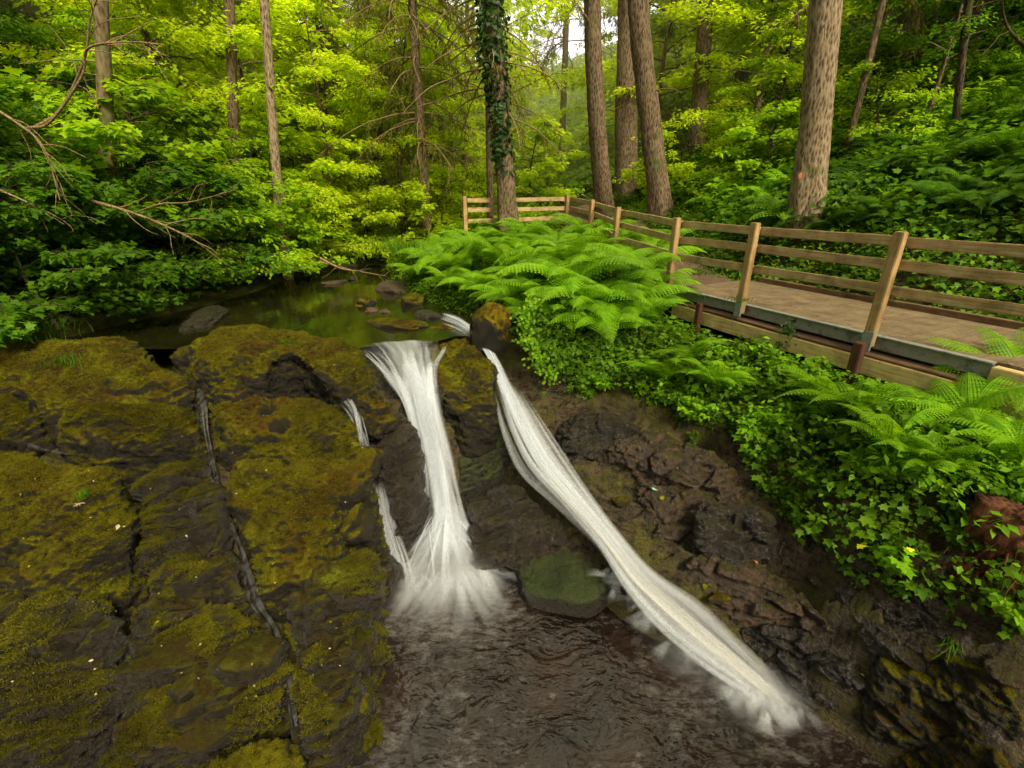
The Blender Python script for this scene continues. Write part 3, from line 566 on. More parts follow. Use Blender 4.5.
for i, (px, py, off, r, sq, mt, lab) in enumerate([(368, 458, -.04, .19, (1., 1., .8), 'moss_rock', 'mossy knob on the rim of the shelf beside the left waterfall'), (352, 510, -.10, .24, (1, 1.1, .8), 'moss_rock', 'rounded mossy knob jutting over the drop, below the first knob'), (352, 575, -.1, .25, (1, 1.2, .8), 'shelf_low', 'dark block leaning out from the shelf rim above the lower pool'), (340, 650, -.2, .28, (1, 1.3, .8), 'shelf_low', 'dark wet block at the foot of the shelf near the lower pool'), (250, 655, .05, .24, (1.4, .8, .6), 'shelf_low', 'wet block wedged beside the rill in the lower shelf'), (170, 650, .06, .30, (1.6, .8, .5), 'shelf_low', 'long wet block lying across the lower shelf'), (205, 720, .05, .26, (1.5, .8, .6), 'shelf_low', 'wet block near the bottom edge left of the rill'), (130, 385, .06, .28, (1.6, .9, .4), 'moss_rock', 'low mossy bulge on the corner slab beside the pool'), (60, 540, .08, .34, (1.5, 1, .4), 'moss_rock', 'yellow mossy bulge on the widest moss dome')]):
    p = hit(px, py, lambda x, y: shelf(x, y) + off); boulder('stone', (p[0], p[1], p[2] - r * .35), r, M[mt], lab, squash=sq, seed=70 + i, rz=.4, ridge=1.5)
# right bank
rb = [([(610, 440), (650, 432), (700, 446), (742, 470), (735, 490), (690, 482), (640, 468)], 'red_rock', .16, 'reddish layered ledge below the small fern on the right bank'),
      ([(700, 505), (735, 496), (768, 512), (775, 545), (740, 552), (705, 535)], 'dark_rock', .24, 'round shaggy mossy boulder on the right bank beside the leafy plants'),
      ([(640, 480), (690, 484), (735, 500), (700, 520), (655, 510)], 'red_rock', .09, 'speckled brown ledge just below the reddish layered ledge'),
      ([(560, 420), (600, 408), (640, 425), (620, 445), (575, 450)], 'dark_rock', .10, 'dark wet ledge right beside the right waterfall under the ferns'),
      ([(690, 560), (740, 552), (800, 590), (840, 625), (790, 622), (720, 590)], 'red_rock', .10, 'long slanting ledge above the lower end of the right waterfall'),
      ([(740, 620), (800, 632), (850, 655), (880, 700), (830, 690), (770, 650)], 'wet_rock', .06, 'wet dark ledge sloping into the lower pool at the right'),
      ([(880, 660), (940, 650), (1010, 672), (1030, 720), (960, 735), (900, 705)], 'moss_rock', .10, 'mossy block in the bottom right corner'),
      ([(860, 560), (920, 580), (950, 620), (890, 640), (830, 600)], 'dark_rock', .07, 'dark earthy ledge below the yellow flower'),
      ([(930, 735), (1000, 745), (1040, 790), (960, 800), (910, 765)], 'moss_rock', .06, 'lowest mossy stone in the bottom right corner by the pool')]
for i, (pl, mt, off, lab) in enumerate(rb):
    pts = [hit(a, b, lambda x, y: H(x, y) + off * 1.3 + .05) for a, b in pl]
    rock_from_outline('rock_ledge', pts, .6, .03, M[mt], lab, group='rock ledges of the right bank', seed=60 + i, rough=1.1, lumpk=.5, t1k=.93)
k = 0
rg = np.random.default_rng(5)
for i in range(46):
    px, py = rg.uniform(620, 1010), rg.uniform(440, 760)
    if py < 400 + (px - 620) * .52 + 20 or py > 520 + (px - 620) * .85: continue
    p = hit(px, py, H); r = rg.uniform(.05, .13)
    boulder('stone', (p[0], p[1], p[2] + r * .2), r, M[['dark_rock', 'red_rock', 'moss_rock'][i % 3]], 'small rough stone stuck in the wet rock of the right bank', 'small stones on the right bank', squash=(1.3, 1, .6), seed=100 + i, rz=rg.uniform(0, 3)); k += 1

# ------------------------------------------------------------------ waterfalls
def interp_path(P, n):
    P = np.array(P, float); t = np.linspace(0, len(P) - 1, n); m = len(P)
    Pm = np.vstack([2 * P[0] - P[1], P, 2 * P[-1] - P[-2]]); i = np.minimum(t.astype(int), m - 2); f = (t - i)[:, None]
    p0, p1, p2, p3 = Pm[i], Pm[i + 1], Pm[i + 2], Pm[i + 3]
    return .5 * (2 * p1 + (p2 - p0) * f + (2 * p0 - 5 * p1 + 4 * p2 - p3) * f ** 2 + (3 * p1 - p0 - 3 * p2 + p3) * f ** 3)
def ribbon(name, left, right, mat, parent, bulge=.08, wob=.02, seed=0, nu=28, nv=110):
    L = interp_path(left, nv); Rr = interp_path(right, nv); u = np.linspace(0, 1, nu)
    V = L[:, None] * (1 - u)[None, :, None] + Rr[:, None] * u[None, :, None]
    T = np.gradient((L + Rr) / 2, axis=0); W = Rr - L; N = np.cross(W, T); N /= np.linalg.norm(N, axis=1)[:, None] + 1e-9
    N *= np.sign(N[:, 2:3] + 1e-6 + (N[:, 1:2] < 0) * .01); N = np.where((N[:, 1:2] > .2), -N, N)
    q = np.stack(np.meshgrid(np.linspace(0, 1, nv) * 1.2, u * 6), -1); q = np.stack([np.repeat(np.linspace(0, 1, nv) * 1.5, nu), np.tile(u * 7, nv), np.full(nv * nu, seed * 1.7)], 1)
    w = perlin(q + seed * 3).reshape(nv, nu)
    V = V + N[:, None] * ((np.sin(u * math.pi) * bulge)[None, :, None] + (w * wob)[:, :, None])
    i = np.arange(nv - 1)[:, None] * nu; j = np.arange(nu - 1)[None]; F = np.stack([i + j, i + j + 1, i + nu + 1 + j, i + nu + j], -1).reshape(-1, 4)
    me = mesh_np(name, V.reshape(-1, 3), F, True); uvl = me.uv_layers.new(name='UVMap')
    vi = np.empty(len(me.loops), np.int32); me.loops.foreach_get('vertex_index', vi)
    uv = np.stack([u[vi % nu], (vi // nu) / (nv - 1)], 1).astype(np.float32); uvl.data.foreach_set('uv', uv.ravel())
    return link(name, me, parent, mat)
def PZ(l): return [atz(*a) for a in l]
FM = [fall_mat('fall_a', .86, 9, .55, seed=1.3, top=.12), fall_mat('fall_b', .62, 13, .7, seed=7.1, top=.10), fall_mat('fall_c', .48, 8, .6, seed=3.3, top=.25), fall_mat('fall_thin', .40, 9, .8, seed=5.5), fall_mat('splash', .46, 5, .6, seed=9.5, fadeend=.2), fall_mat('fall_cream', .82, 7, 1.0, (.88, .81, .70), seed=2.2, fadeend=.7), fall_mat('film', .16, 20, 1.5, (.6, .62, .64), seed=4.4), fall_mat('splash2', .62, 6, .6, seed=12.5, fadeend=.25)]
def strand_mat(name, tint, amax):
    t = NT(name); uv = t.n('ShaderNodeUVMap').outputs[0]; q = t.n('ShaderNodeSeparateXYZ', {0: uv}).outputs; g = t.geo(); rnd = g.outputs['Random Per Island']
    e = t.math('MULTIPLY', t.math('MULTIPLY', q[0], t.math('SUBTRACT', 1., q[0])), 4.); e = t.n('ShaderNodeMapRange', {0: e, 1: 0., 2: 1., 3: 0., 4: 1.}, interpolation_type='SMOOTHSTEP').outputs[0]
    al = t.math('MULTIPLY', e, t.n('ShaderNodeMapRange', {0: q[1], 1: 0., 2: .22, 3: 0., 4: 1.}, interpolation_type='SMOOTHSTEP').outputs[0])
    al = t.math('MULTIPLY', al, t.n('ShaderNodeMapRange', {0: q[1], 1: .35, 2: 1., 3: 1., 4: 0.}, interpolation_type='SMOOTHSTEP').outputs[0])
    n = t.noise(t.scale(g.outputs['Position'], 30, 30, 3), 1, 3, .6)
    al = t.math('MULTIPLY', al, t.math('MULTIPLY', t.math('ADD', .55, t.math('MULTIPLY', n, .9)), amax), clamp=True)
    al = t.math('MULTIPLY', al, t.math('ADD', .55, t.math('MULTIPLY', rnd, .6)), clamp=True)
    c = t.mix(rnd, tuple(x * .62 for x in tint), tint)
    d = t.n('ShaderNodeBsdfDiffuse', {'Color': c}).outputs[0]; tr = t.n('ShaderNodeBsdfTranslucent', {'Color': c}).outputs[0]
    return t.done(t.n('ShaderNodeMixShader', {0: al, 1: t.n('ShaderNodeBsdfTransparent').outputs[0], 2: t.n('ShaderNodeMixShader', {0: .45, 1: d, 2: tr}).outputs[0]}).outputs[0])
M['w_white'] = strand_mat('w_white', (.86, .90, .97), .44); M['w_cream'] = strand_mat('w_cream', (.88, .88, .87), .42); M['w_mist'] = strand_mat('w_mist', (.84, .87, .93), .30)
def strips(name, items, mat, parent):
    """items: (centre line (n,3), half width vectors (n,3))"""
    VV, FF, UV, c = [], [], [], 0
    for C, Wv in items:
        n = len(C); VV.append(np.concatenate([C - Wv, C, C + Wv])); i = np.arange(n - 1)
        FF += [np.stack([i, i + n, i + n + 1, i + 1], 1) + c, np.stack([i + n, i + 2 * n, i + 2 * n + 1, i + n + 1], 1) + c]; v = np.linspace(0, 1, n)
        UV.append(np.concatenate([np.stack([np.full(n, u), v], 1) for u in (0, .5, 1)])); c += 3 * n
    me = mesh_np(name, np.concatenate(VV), np.concatenate(FF), True); uvl = me.uv_layers.new(name='UVMap'); vi = np.empty(len(me.loops), np.int32); me.loops.foreach_get('vertex_index', vi)
    uvl.data.foreach_set('uv', np.concatenate(UV)[vi].astype(np.float32).ravel()); o = link(name, me, parent, mat); o.location = -Vector(parent.location); return o
def flow(name, left, right, n, w, mat, parent, seed, vr=(0, 1), bulge=.1, ubias=.5, usd=.26, nv=120, lmin=.3):
    rng = np.random.default_rng(seed); L = interp_path(left, nv); Q = interp_path(right, nv); W = Q - L; T = np.gradient((L + Q) / 2, axis=0); N = np.cross(W, T); N /= np.linalg.norm(N, axis=1)[:, None]; N = np.where(N[:, 1:2] > .15, -N, N); N = np.where((np.abs(N[:, 1:2]) <= .15) & (N[:, 2:3] < 0), -N, N)
    items = []
    for k in range(n):
        a = vr[0] + (vr[1] - vr[0]) * rng.random() * .75 * (rng.random() > .3); b = min(vr[1], a + max(lmin, rng.uniform(.4, 1.0)) * (vr[1] - vr[0])); i0, i1 = int(a * (nv - 1)), int(b * (nv - 1))
        if i1 - i0 < 12: continue
        idx = np.arange(i0, i1 + 1); q = np.linspace(0, 1, len(idx)); u = np.clip(rng.normal(ubias, usd) + rng.normal(0, .06) * q + .02 * np.sin(q * 5 + rng.random() * 6), -.03, 1.03)
        C = L[idx] * (1 - u)[:, None] + Q[idx] * u[:, None] + N[idx] * (bulge * (np.sin(np.clip(u, 0, 1) * math.pi) * .6 + rng.random() * .5) + .01)[:, None]
        wl = np.linalg.norm(W[idx], axis=1)[:, None]; ww = rng.uniform(*w); Wd = W[idx] / wl * np.minimum(ww * .5, wl * .6) + N[idx] * rng.normal(0, .012)
        items.append((C, Wd * (.4 + .9 * q * (1 - q) * 2.2 + .1)[:, None]))
    return strips(name, items, mat, parent)
def spray(name, n, base, spread, a0, a1, rr, hh, w, mat, parent, seed, z=-2.99, p=1.5):
    rng = np.random.default_rng(seed); items = []; base = np.array(base)
    for k in range(n):
        a = rng.uniform(a0, a1); r = rng.uniform(*rr); h = rng.uniform(*hh); b = base + rng.normal(0, 1, 3) * spread; q = np.linspace(0, 1, 16); d = np.array([math.cos(a), math.sin(a), 0]); tn = np.array([-math.sin(a), math.cos(a), 0])
        C = b + d * (r * q ** .9)[:, None]; C[:, 2] = z + .02 + rng.random() * .03 + h * (1 - q ** p); items.append((C, tn * (rng.uniform(*w) * (.35 + .8 * q))[:, None]))
    return strips(name, items, mat, parent)
wf = empty('waterfall', tuple(atz(450, 590, -3))); tag(wf, 'wider silky white waterfall on the left, dropping almost straight down', 'waterfall')
Lf = PZ([(352, 346, -.60), (372, 360, -.72), (390, 380, -.92), (408, 410, -1.30), (420, 460, -1.9), (422, 515, -2.5), (402, 575, -2.95)])
Rf = PZ([(446, 341, -.60), (444, 352, -.70), (436, 372, -.90), (440, 410, -1.30), (452, 460, -1.9), (466, 515, -2.5), (494, 578, -2.95)])
ribbon_o = ribbon('water_film', PZ([(350, 345, -.60), (372, 361, -.73), (390, 385, -.97)]), PZ([(447, 341, -.60), (443, 355, -.73), (438, 375, -.95)]), fall_mat('lip_film', .42, 11, .9, (.42, .44, .45), seed=4.4, fadeend=.6), wf, .05, .02, 4); ribbon_o.location = -Vector(wf.location)
flow('water_curtain', Lf, Rf, 18, (.05, .16), M['w_mist'], wf, 101, (.08, .5), .06, .5, .3)
flow('water_curtain', Lf, Rf, 75, (.06, .16), M['w_white'], wf, 102, (.26, 1), .12, .60, .19)
flow('water_curtain', Lf, Rf, 22, (.08, .2), M['w_white'], wf, 103, (.22, 1), .10, .60, .16)
flow('water_curtain', Lf, Rf, 40, (.02, .05), M['w_mist'], wf, 104, (.05, .9), .10, .05, .10)
c = atz(447, 545, -2.95)
spray('splash', 260, (c[0], c[1] + .02, -3), (.10, .03, 0), rad(-195), rad(15), (.2, .66), (.12, .5), (.03, .10), M['w_mist'], wf, 105)
spray('splash', 110, (c[0], c[1] + .02, -3), (.09, .03, 0), rad(-205), rad(10), (.3, .95), (.2, .6), (.015, .045), M['w_white'], wf, 109, p=1.2)
spray('splash', 170, (c[0], c[1] - .1, -3), (.16, .08, 0), rad(-215), rad(25), (.5, 1.5), (.02, .12), (.05, .14), M['w_mist'], wf, 106)
c = atz(405, 575, -2.98); spray('splash', 80, (c[0], c[1], -3), (.14, .07, 0), rad(-220), rad(-40), (.15, .6), (.02, .10), (.04, .10), M['w_mist'], wf, 107)
wf2 = empty('waterfall', tuple(atz(620, 590, -2.6))); tag(wf2, 'longer cream white waterfall on the right, slanting down its rock chute', 'waterfall')
pth = [(440, 318, -.61, 16), (458, 324, -.61, 14), (474, 336, -.66, 10), (489, 356, -.85, 9), (505, 390, -1.2, 15), (520, 425, -1.55, 22), (540, 462, -1.85, 26), (570, 498, -2.08, 20), (606, 540, -2.3, 15), (638, 582, -2.46, 20), (682, 622, -2.62, 30), (732, 664, -2.84, 24), (768, 694, -2.97, 15), (790, 716, -2.99, 9)]
def side(pth, k, dz=0):
    out = []
    for i, (a, b, z, w) in enumerate(pth):
        i0, i1 = max(0, i - 1), min(len(pth) - 1, i + 1); dx, dy = pth[i1][0] - pth[i0][0], pth[i1][1] - pth[i0][1]; l = math.hypot(dx, dy); out.append(atz(a + dy / l * w * k, b - dx / l * w * k * .8, z + dz))
    return out
sl_, sr_ = side(pth, -.42, .02), side(pth, .42, .02)
flow('water_curtain', sl_, sr_, 60, (.04, .12), M['w_mist'], wf2, 111, (0, .3), .05, .5, .3, 200)
flow('water_curtain', sl_, sr_, 55, (.05, .15), M['w_white'], wf2, 112, (.08, .74), .04, .5, .22, 200)
flow('water_curtain', sl_, sr_, 46, (.05, .17), M['w_cream'], wf2, 113, (.45, 1.), .04, .5, .20, 200)
flow('water_curtain', side(pth, -1.0, .0), side(pth, .9, .0), 60, (.05, .14), M['w_mist'], wf2, 114, (.3, 1.), .04, .5, .30, 200)
for i, (a, b, z, n, r, a0, a1, h) in enumerate([(560, 480, -2.0, 30, .3, -220, -100, .12), (622, 575, -2.55, 50, .42, -240, -90, .15), (655, 605, -2.7, 60, .5, -230, -70, .15), (700, 645, -2.88, 70, .5, -220, -60, .12), (745, 685, -2.99, 80, .55, -210, -30, .12), (776, 704, -2.99, 60, .42, -150, -20, .08)]):
    c = atz(a, b, z); spray('splash', n // 2, (c[0], c[1], z), (.10, .08, 0), rad(a0), rad(a1), (.1, r * .7), (.02, h * .7), (.04, .11), M['w_mist'], wf2, 120 + i, z=max(z - .12, -2.99))
def mist(parent, c, r, dens):
    import bmesh
    bm = bmesh.new(); bmesh.ops.create_icosphere(bm, subdivisions=3, radius=1); me = bpy.data.meshes.new('mist'); bm.to_mesh(me); bm.free()
    t = NT('mist'); tc = t.n('ShaderNodeTexCoord').outputs['Object']; ln = t.n('ShaderNodeVectorMath', {0: tc}, operation='LENGTH').outputs['Value']
    fo = t.n('ShaderNodeMapRange', {0: ln, 1: 0., 2: 1., 3: 1., 4: 0.}, interpolation_type='SMOOTHSTEP').outputs[0]
    nn = t.ramp(t.noise(tc, 2.5, 3), [(.35, .2), (.65, 1.)]); dn = t.math('MULTIPLY', t.math('MULTIPLY', fo, nn), dens)
    v = t.n('ShaderNodeVolumeScatter', {'Color': (.93, .96, 1, 1), 'Density': dn}).outputs[0]; t.t.links.new(v, t.out.inputs['Volume'])
    o = link('mist', me, parent, t.m); o.location = Vector(c) - Vector(parent.location); o.scale = r; return o
cc = atz(446, 565, -2.95); mist(wf, (cc[0], cc[1] - .02, -2.88), (.78, .5, .30), 5.)
cc = atz(400, 590, -2.98); mist(wf, (cc[0], cc[1] - .05, -2.93), (.5, .36, .2), 7.)
cc = atz(692, 650, -2.9); mist(wf2, (cc[0], cc[1], -2.9), (.5, .45, .18), 3.5)
cc = atz(762, 696, -2.98); mist(wf2, (cc[0], cc[1], -2.94), (.55, .42, .15), 5.)
wf3 = empty('trickle', tuple(atz(400, 560, -2.9))); tag(wf3, 'thin white trickle behind the rock shelf, left of the left waterfall', 'trickle')
flow('water_curtain', PZ([(322, 392, -.94), (343, 410, -1.04), (355, 430, -1.2), (360, 462, -1.45)]), PZ([(336, 388, -.94), (356, 406, -1.04), (366, 430, -1.2), (372, 462, -1.45)]), 16, (.02, .05), M['w_mist'], wf3, 131)
flow('water_curtain', PZ([(374, 480, -1.85), (380, 520, -2.3), (388, 560, -2.75), (376, 600, -2.98)]), PZ([(384, 480, -1.85), (394, 520, -2.3), (408, 560, -2.75), (414, 600, -2.98)]), 60, (.02, .06), M['w_mist'], wf3, 132)
# the rill in the crack of the shelf
def rill_mat():
    t = NT('rill_water'); pos = t.geo().outputs['Position']; n = t.noise(t.scale(pos, 1, .35, 1), 16, 3, .5); n2 = t.noise(pos, 4, 3)
    f = t.ramp(n, [(.42, 0.), (.72, .5)]); c = t.mix(f, (.012, .009, .006), (.10, .10, .10))
    return t.done(t.pr(color=c, rough=.16, normal=t.bump(n, .015), spec=.5))
M['rill'] = rill_mat()
def rill(name, pl, off, label):
    L = [hit(a - w, b, lambda x, y: shelf(x, y) + off - .03) for a, b, w in pl]; Rr = [hit(a + w * .1, b, lambda x, y: shelf(x, y) + off) for a, b, w in pl]
    o = ribbon(name, L, Rr, M['rill'], None, .02, .015, 5, 12, 160); tag(o, kind='structure'); return o
rill('rill_water', [(186, 350, 6), (196, 372, 7), (205, 398, 11), (208, 430, 9), (214, 460, 9), (222, 490, 5), (232, 520, 5), (244, 550, 6), (254, 580, 12), (262, 604, 14), (278, 630, 9), (290, 670, 8), (296, 710, 8), (304, 750, 10)], -.10, '')
rill('crack_water', [(20, 440, 14), (60, 452, 16), (130, 460, 30), (170, 464, 24)], -.10, '')

# ------------------------------------------------------------------ leaves machinery
def oval_leaf(w=.28, fold=.07, droop=-.08):
    return np.array([(0, 0, 0), (-w, .42, fold), (0, 1, droop), (w, .42, fold)]), np.array([(0, 2, 1), (0, 3, 2)])
def lobed_leaf():
    pts = [(0, 0), (.18, .10), (.46, .06), (.34, .30), (.52, .58), (.24, .58), (0, 1.0), (-.24, .58), (-.52, .58), (-.34, .30), (-.46, .06), (-.18, .10)]
    V = [(x, y, .10 * abs(x) - .07 * y * y) for x, y in pts] + [(0, .35, -.03)]
    F = [(12, i, (i + 1) % 12) for i in range(12)]; return np.array(V), np.array(F)
def trefoil():
    V, F = [], []; b, f = oval_leaf(.36, .08, -.1)
    for a, s, o in ((0, 1, .15), (75, .85, .05), (-75, .85, .05)):
        r = rad(a); m = np.array([[math.cos(r), -math.sin(r), 0], [math.sin(r), math.cos(r), 0], [0, 0, 1]]); F.append(f + len(V) * 4); V.append((b * [s, s, 1] + [0, o, 0]) @ m.T * .75)
    V = np.concatenate(V); return V, np.concatenate([oval_leaf()[1] + 4 * k for k in range(3)])
def round_leaf():
    th = np.linspace(0, 2 * math.pi, 8, endpoint=False); V = [(.45 * math.sin(t), .45 - .45 * math.cos(t), .06 * math.cos(2 * t)) for t in th] + [(0, .45, -.05)]
    return np.array(V), np.array([(8, i, (i + 1) % 8) for i in range(8)])
def place(T, P, yaw, tilt, size, nrm=None):
    """instances of template T=(V,F) at P; yaw about the up axis, tilt (radians) downwards along the leaf; optional normals"""
    TV, TF = T; n = len(P); cy, sy = np.cos(yaw), np.sin(yaw); ct, st = np.cos(tilt), np.sin(tilt)
    roll = R.normal(0, .35, n); cr, sr = np.cos(roll), np.sin(roll)
    x = TV[None, :, 0] * cr[:, None] + TV[None, :, 2] * sr[:, None]; z = -TV[None, :, 0] * sr[:, None] + TV[None, :, 2] * cr[:, None]; y = np.broadcast_to(TV[None, :, 1], x.shape)
    y2 = y * ct[:, None] + z * st[:, None]; z2 = -y * st[:, None] + z * ct[:, None]
    X = x * cy[:, None] - y2 * sy[:, None]; Y = x * sy[:, None] + y2 * cy[:, None]
    V = np.stack([X, Y, z2], -1) * size[:, None, None]
    if nrm is not None:
        n0 = nrm; a = np.cross(np.array([0, 1, 0.]), n0); a /= np.linalg.norm(a, axis=1)[:, None] + 1e-9; b = np.cross(n0, a)
        V = V[..., 0:1] * a[:, None] + V[..., 1:2] * b[:, None] + V[..., 2:3] * n0[:, None]
    V = V + P[:, None]
    F = (TF[None] + (np.arange(n) * len(TV))[:, None, None]).reshape(-1, TF.shape[1])
    return V.reshape(-1, 3), F
OV, LB, TR, RD = oval_leaf(), lobed_leaf(), trefoil(), round_leaf()

def limb_path(p0, d, L, rng, droop=.0, wob=.15, n=10):
    P = [np.array(p0, float)]; d = np.array(d, float); d /= np.linalg.norm(d)
    for i in range(n):
        d = d + rng.normal(0, wob, 3) * .5 + np.array([0, 0, -droop / n]); d /= np.linalg.norm(d); P.append(P[-1] + d * L / n)
    return np.array(P)
# fern
def frond(L, W, arch, rng, npin=22, nt=6):
    s = np.linspace(0, 1, 30); a0 = rad(62) * arch; ang = a0 - s ** 1.3 * (a0 + rad(25 + 25 * rng.random()))
    dx = np.cumsum(np.cos(ang)) * L / 30; dzz = np.cumsum(np.sin(ang)) * L / 30; dx -= dx[0]; dzz -= dzz[0]
    yb = np.sin(s * 2.2 + rng.random() * 3) * .03 * L
    C = np.stack([yb, dx, dzz], 1); VV = []; FF = []; n0 = 0
    for k in range(npin):
        q = .14 + .86 * (k / (npin - 1)) ** .95; i = q * 29; i0 = min(int(i), 28); f = i - i0; p = C[i0] * (1 - f) + C[i0 + 1] * f; T = C[i0 + 1] - C[i0]; T /= np.linalg.norm(T)
        ln = W * (math.sin(min(1, (q + .06)) ** .8 * math.pi) ** .75 * .9 + .03) * (1 - .35 * q)
        for sd in (-1, 1):
            d = np.array([sd, 0, 0]) * .93 + T * .36 + np.array([0, 0, -.14 - .1 * rng.random()]); d /= np.linalg.norm(d)
            g = np.cross(d, T); g /= np.linalg.norm(g); e = np.cross(g, d) ; e = e if e @ T > 0 else -e
            m = np.linspace(0, 1, nt + 1); mid = p + d * (ln * m)[:, None] + np.array([0, 0, -1.]) * (ln * .22 * m ** 2)[:, None]
            wd = L / npin * .62 * (1 - m[:-1] ** 1.5 * .75)
            tipu = (mid[:-1] + mid[1:]) / 2 + d * (ln / nt * .35) + e * wd[:, None]; tipd = (mid[:-1] + mid[1:]) / 2 + d * (ln / nt * .35) - e * wd[:, None]
            V = np.concatenate([mid, tipu, tipd]); a = np.arange(nt); F = np.concatenate([np.stack([a, a + 1, nt + 1 + a], 1), np.stack([a + 1, a, 2 * nt + 1 + a], 1)])
            VV.append(V); FF.append(F + n0); n0 += len(V)
    V, F = tube_np(C, np.linspace(.006, .002, 30) * L, 4); F = np.concatenate([F[:, [0, 1, 2]], F[:, [0, 2, 3]]])
    VV.append(V); FF.append(F + n0)
    return np.concatenate(VV), np.concatenate(FF)
def fern_mesh(seed, nf=12, L=.9, simple=False):
    rng = np.random.default_rng(seed); VV, FF, n = [], [], 0
    for k in range(nf):
        V, F = frond(L * rng.uniform(.7, 1.1), L * .24, rng.uniform(.7, 1.15), rng, 14 if simple else 24, 3 if simple else 6)
        a = 2 * math.pi * (k + rng.random() * .7) / nf; c_, s_ = math.cos(a), math.sin(a); V = V @ np.array([[c_, s_, 0], [-s_, c_, 0], [0, 0, 1]])
        VV.append(V); FF.append(F + n); n += len(V)
    me = mesh_np('fern', np.concatenate(VV), np.concatenate(FF)); return me
FERN = [fern_mesh(s, nf, L) for s, nf, L in ((1, 13, .85), (2, 11, .95), (3, 14, .8), (4, 10, 1.0))]
FERN_S = [fern_mesh(s + 10, 10, .9, True) for s in range(4)]
def put_fern(p, sc_, rz, tilt=(0, 0), dark=False, lab='', group=None, simple=False, kk=[0]):
    kk[0] += 1; me0 = (FERN_S if simple else FERN)[kk[0] % 4]; key = (me0.name, dark)
    if key not in FC: m = me0.copy(); m.materials.clear(); m.materials.append(M['fern_dark' if dark else 'fern']); FC[key] = m
    o = bpy.data.objects.new('fern', FC[key]); col.objects.link(o); o.location = p; o.scale = (sc_,) * 3; o.rotation_euler = (tilt[0], tilt[1], rz); tag(o, lab, 'fern', group); return o
FC = {}
def ground_pt(px, py): p = hit(px, py, H); return (p[0], p[1], p[2] - .02)

# ferns on the bank between pool and path
rg = np.random.default_rng(21)
fbank = [(560, 262, 1.15), (600, 270, 1.15), (640, 268, 1.1), (530, 268, 1.0), (500, 255, 1.0), (470, 255, .9), (440, 250, .9), (420, 262, .8), (575, 300, 1.0), (615, 300, .95), (545, 295, .85), (590, 245, 1.0), (480, 280, .8), (450, 275, .8), (650, 250, .9), (520, 240, .9), (625, 240, .85), (510, 290, .8), (410, 245, .8), (555, 238, .9), (585, 225, 1.0), (610, 228, 1.0), (632, 235, .9), (500, 232, .9), (530, 225, .9), (470, 238, .8), (575, 280, 1.1), (620, 285, 1.1), (650, 285, .9), (535, 315, .7), (600, 320, .8), (625, 305, 1.0), (655, 300, .8), (560, 320, .8), (640, 320, .7), (590, 300, 1.0)]
for i, (a, b, s) in enumerate(fbank):
    x, y = aty(a, b, 0.01)[:2] if False else (0, 0)
    p = hit(a, b + 22, H); z = float(H(p[0], p[1]))
    if z < -.6: z = -.6
    put_fern((p[0], p[1], z + .18), s * 1.5, rg.uniform(0, 6), (rg.normal(0, .12) + .1, rg.normal(0, .12)), False, 'bright green fern in the dense clump between the dark pool and the path', 'ferns of the clump beside the waterfalls')
for (a, b, s, lab) in [(665, 385, .62, 'small bright fern just below the left end of the timber beam'), (712, 392, .72, 'spreading fern on the bank left of the rusty stub post'), (690, 365, .5, 'short fern tucked under the timber beam'),
                       (815, 412, .72, 'light fern directly below the tall middle fence post'), (850, 425, .75, 'pale fern on the bank right below the rusty stub post'), (880, 460, .68, 'broad fern amid low leafy plants on the right bank'), (960, 430, .6, 'fern under the right end of the timber beam'), (1010, 400, .85, 'big fern leaning in from the right picture edge'), (1015, 470, .6, 'fern beside the reddish roots at the right edge'), (925, 480, .55, 'fern low on the right bank over leafy plants')]:
    g_ = ground_pt(a, b + 8); put_fern((g_[0], g_[1], g_[2] + .2), s * 1.4, rg.uniform(0, 6), (.35, -.15), False, lab)
# ferns on the slope behind the bridge (dark)
n = 0
for i in range(900):
    x, y = rg.uniform(5.0, 13), rg.uniform(5.5, 16)
    z = float(H(x, y));
    if z < .75 + .3 * rg.random(): continue
    dep = y * cT + (CAMZ - z) * sT; px = 512 + FPX * x / dep; py = 384 + FPX * ((CAMZ - z) * cT - y * sT) / dep
    if not (690 < px < 1080 and 60 < py < 240): continue
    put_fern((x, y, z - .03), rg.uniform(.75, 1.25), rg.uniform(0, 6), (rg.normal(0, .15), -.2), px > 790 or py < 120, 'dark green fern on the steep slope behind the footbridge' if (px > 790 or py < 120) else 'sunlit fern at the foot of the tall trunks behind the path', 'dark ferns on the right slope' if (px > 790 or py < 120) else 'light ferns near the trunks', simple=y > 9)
    n += 1
    if n > 130: break
n = 0
for i in range(600):   # left valley floor and far path side
    x, y = rg.uniform(-9, 4), rg.uniform(12, 22); z = float(H(x, y))
    if z < -.4 or (1.2 < x < 4 and y < 18): continue
    put_fern((x, y, z - .03), rg.uniform(.7, 1.2), rg.uniform(0, 6), (rg.normal(0, .1), 0), False, 'fern in the low growth on the far valley floor', 'ferns on the valley floor', simple=True); n += 1
    if n > 60: break

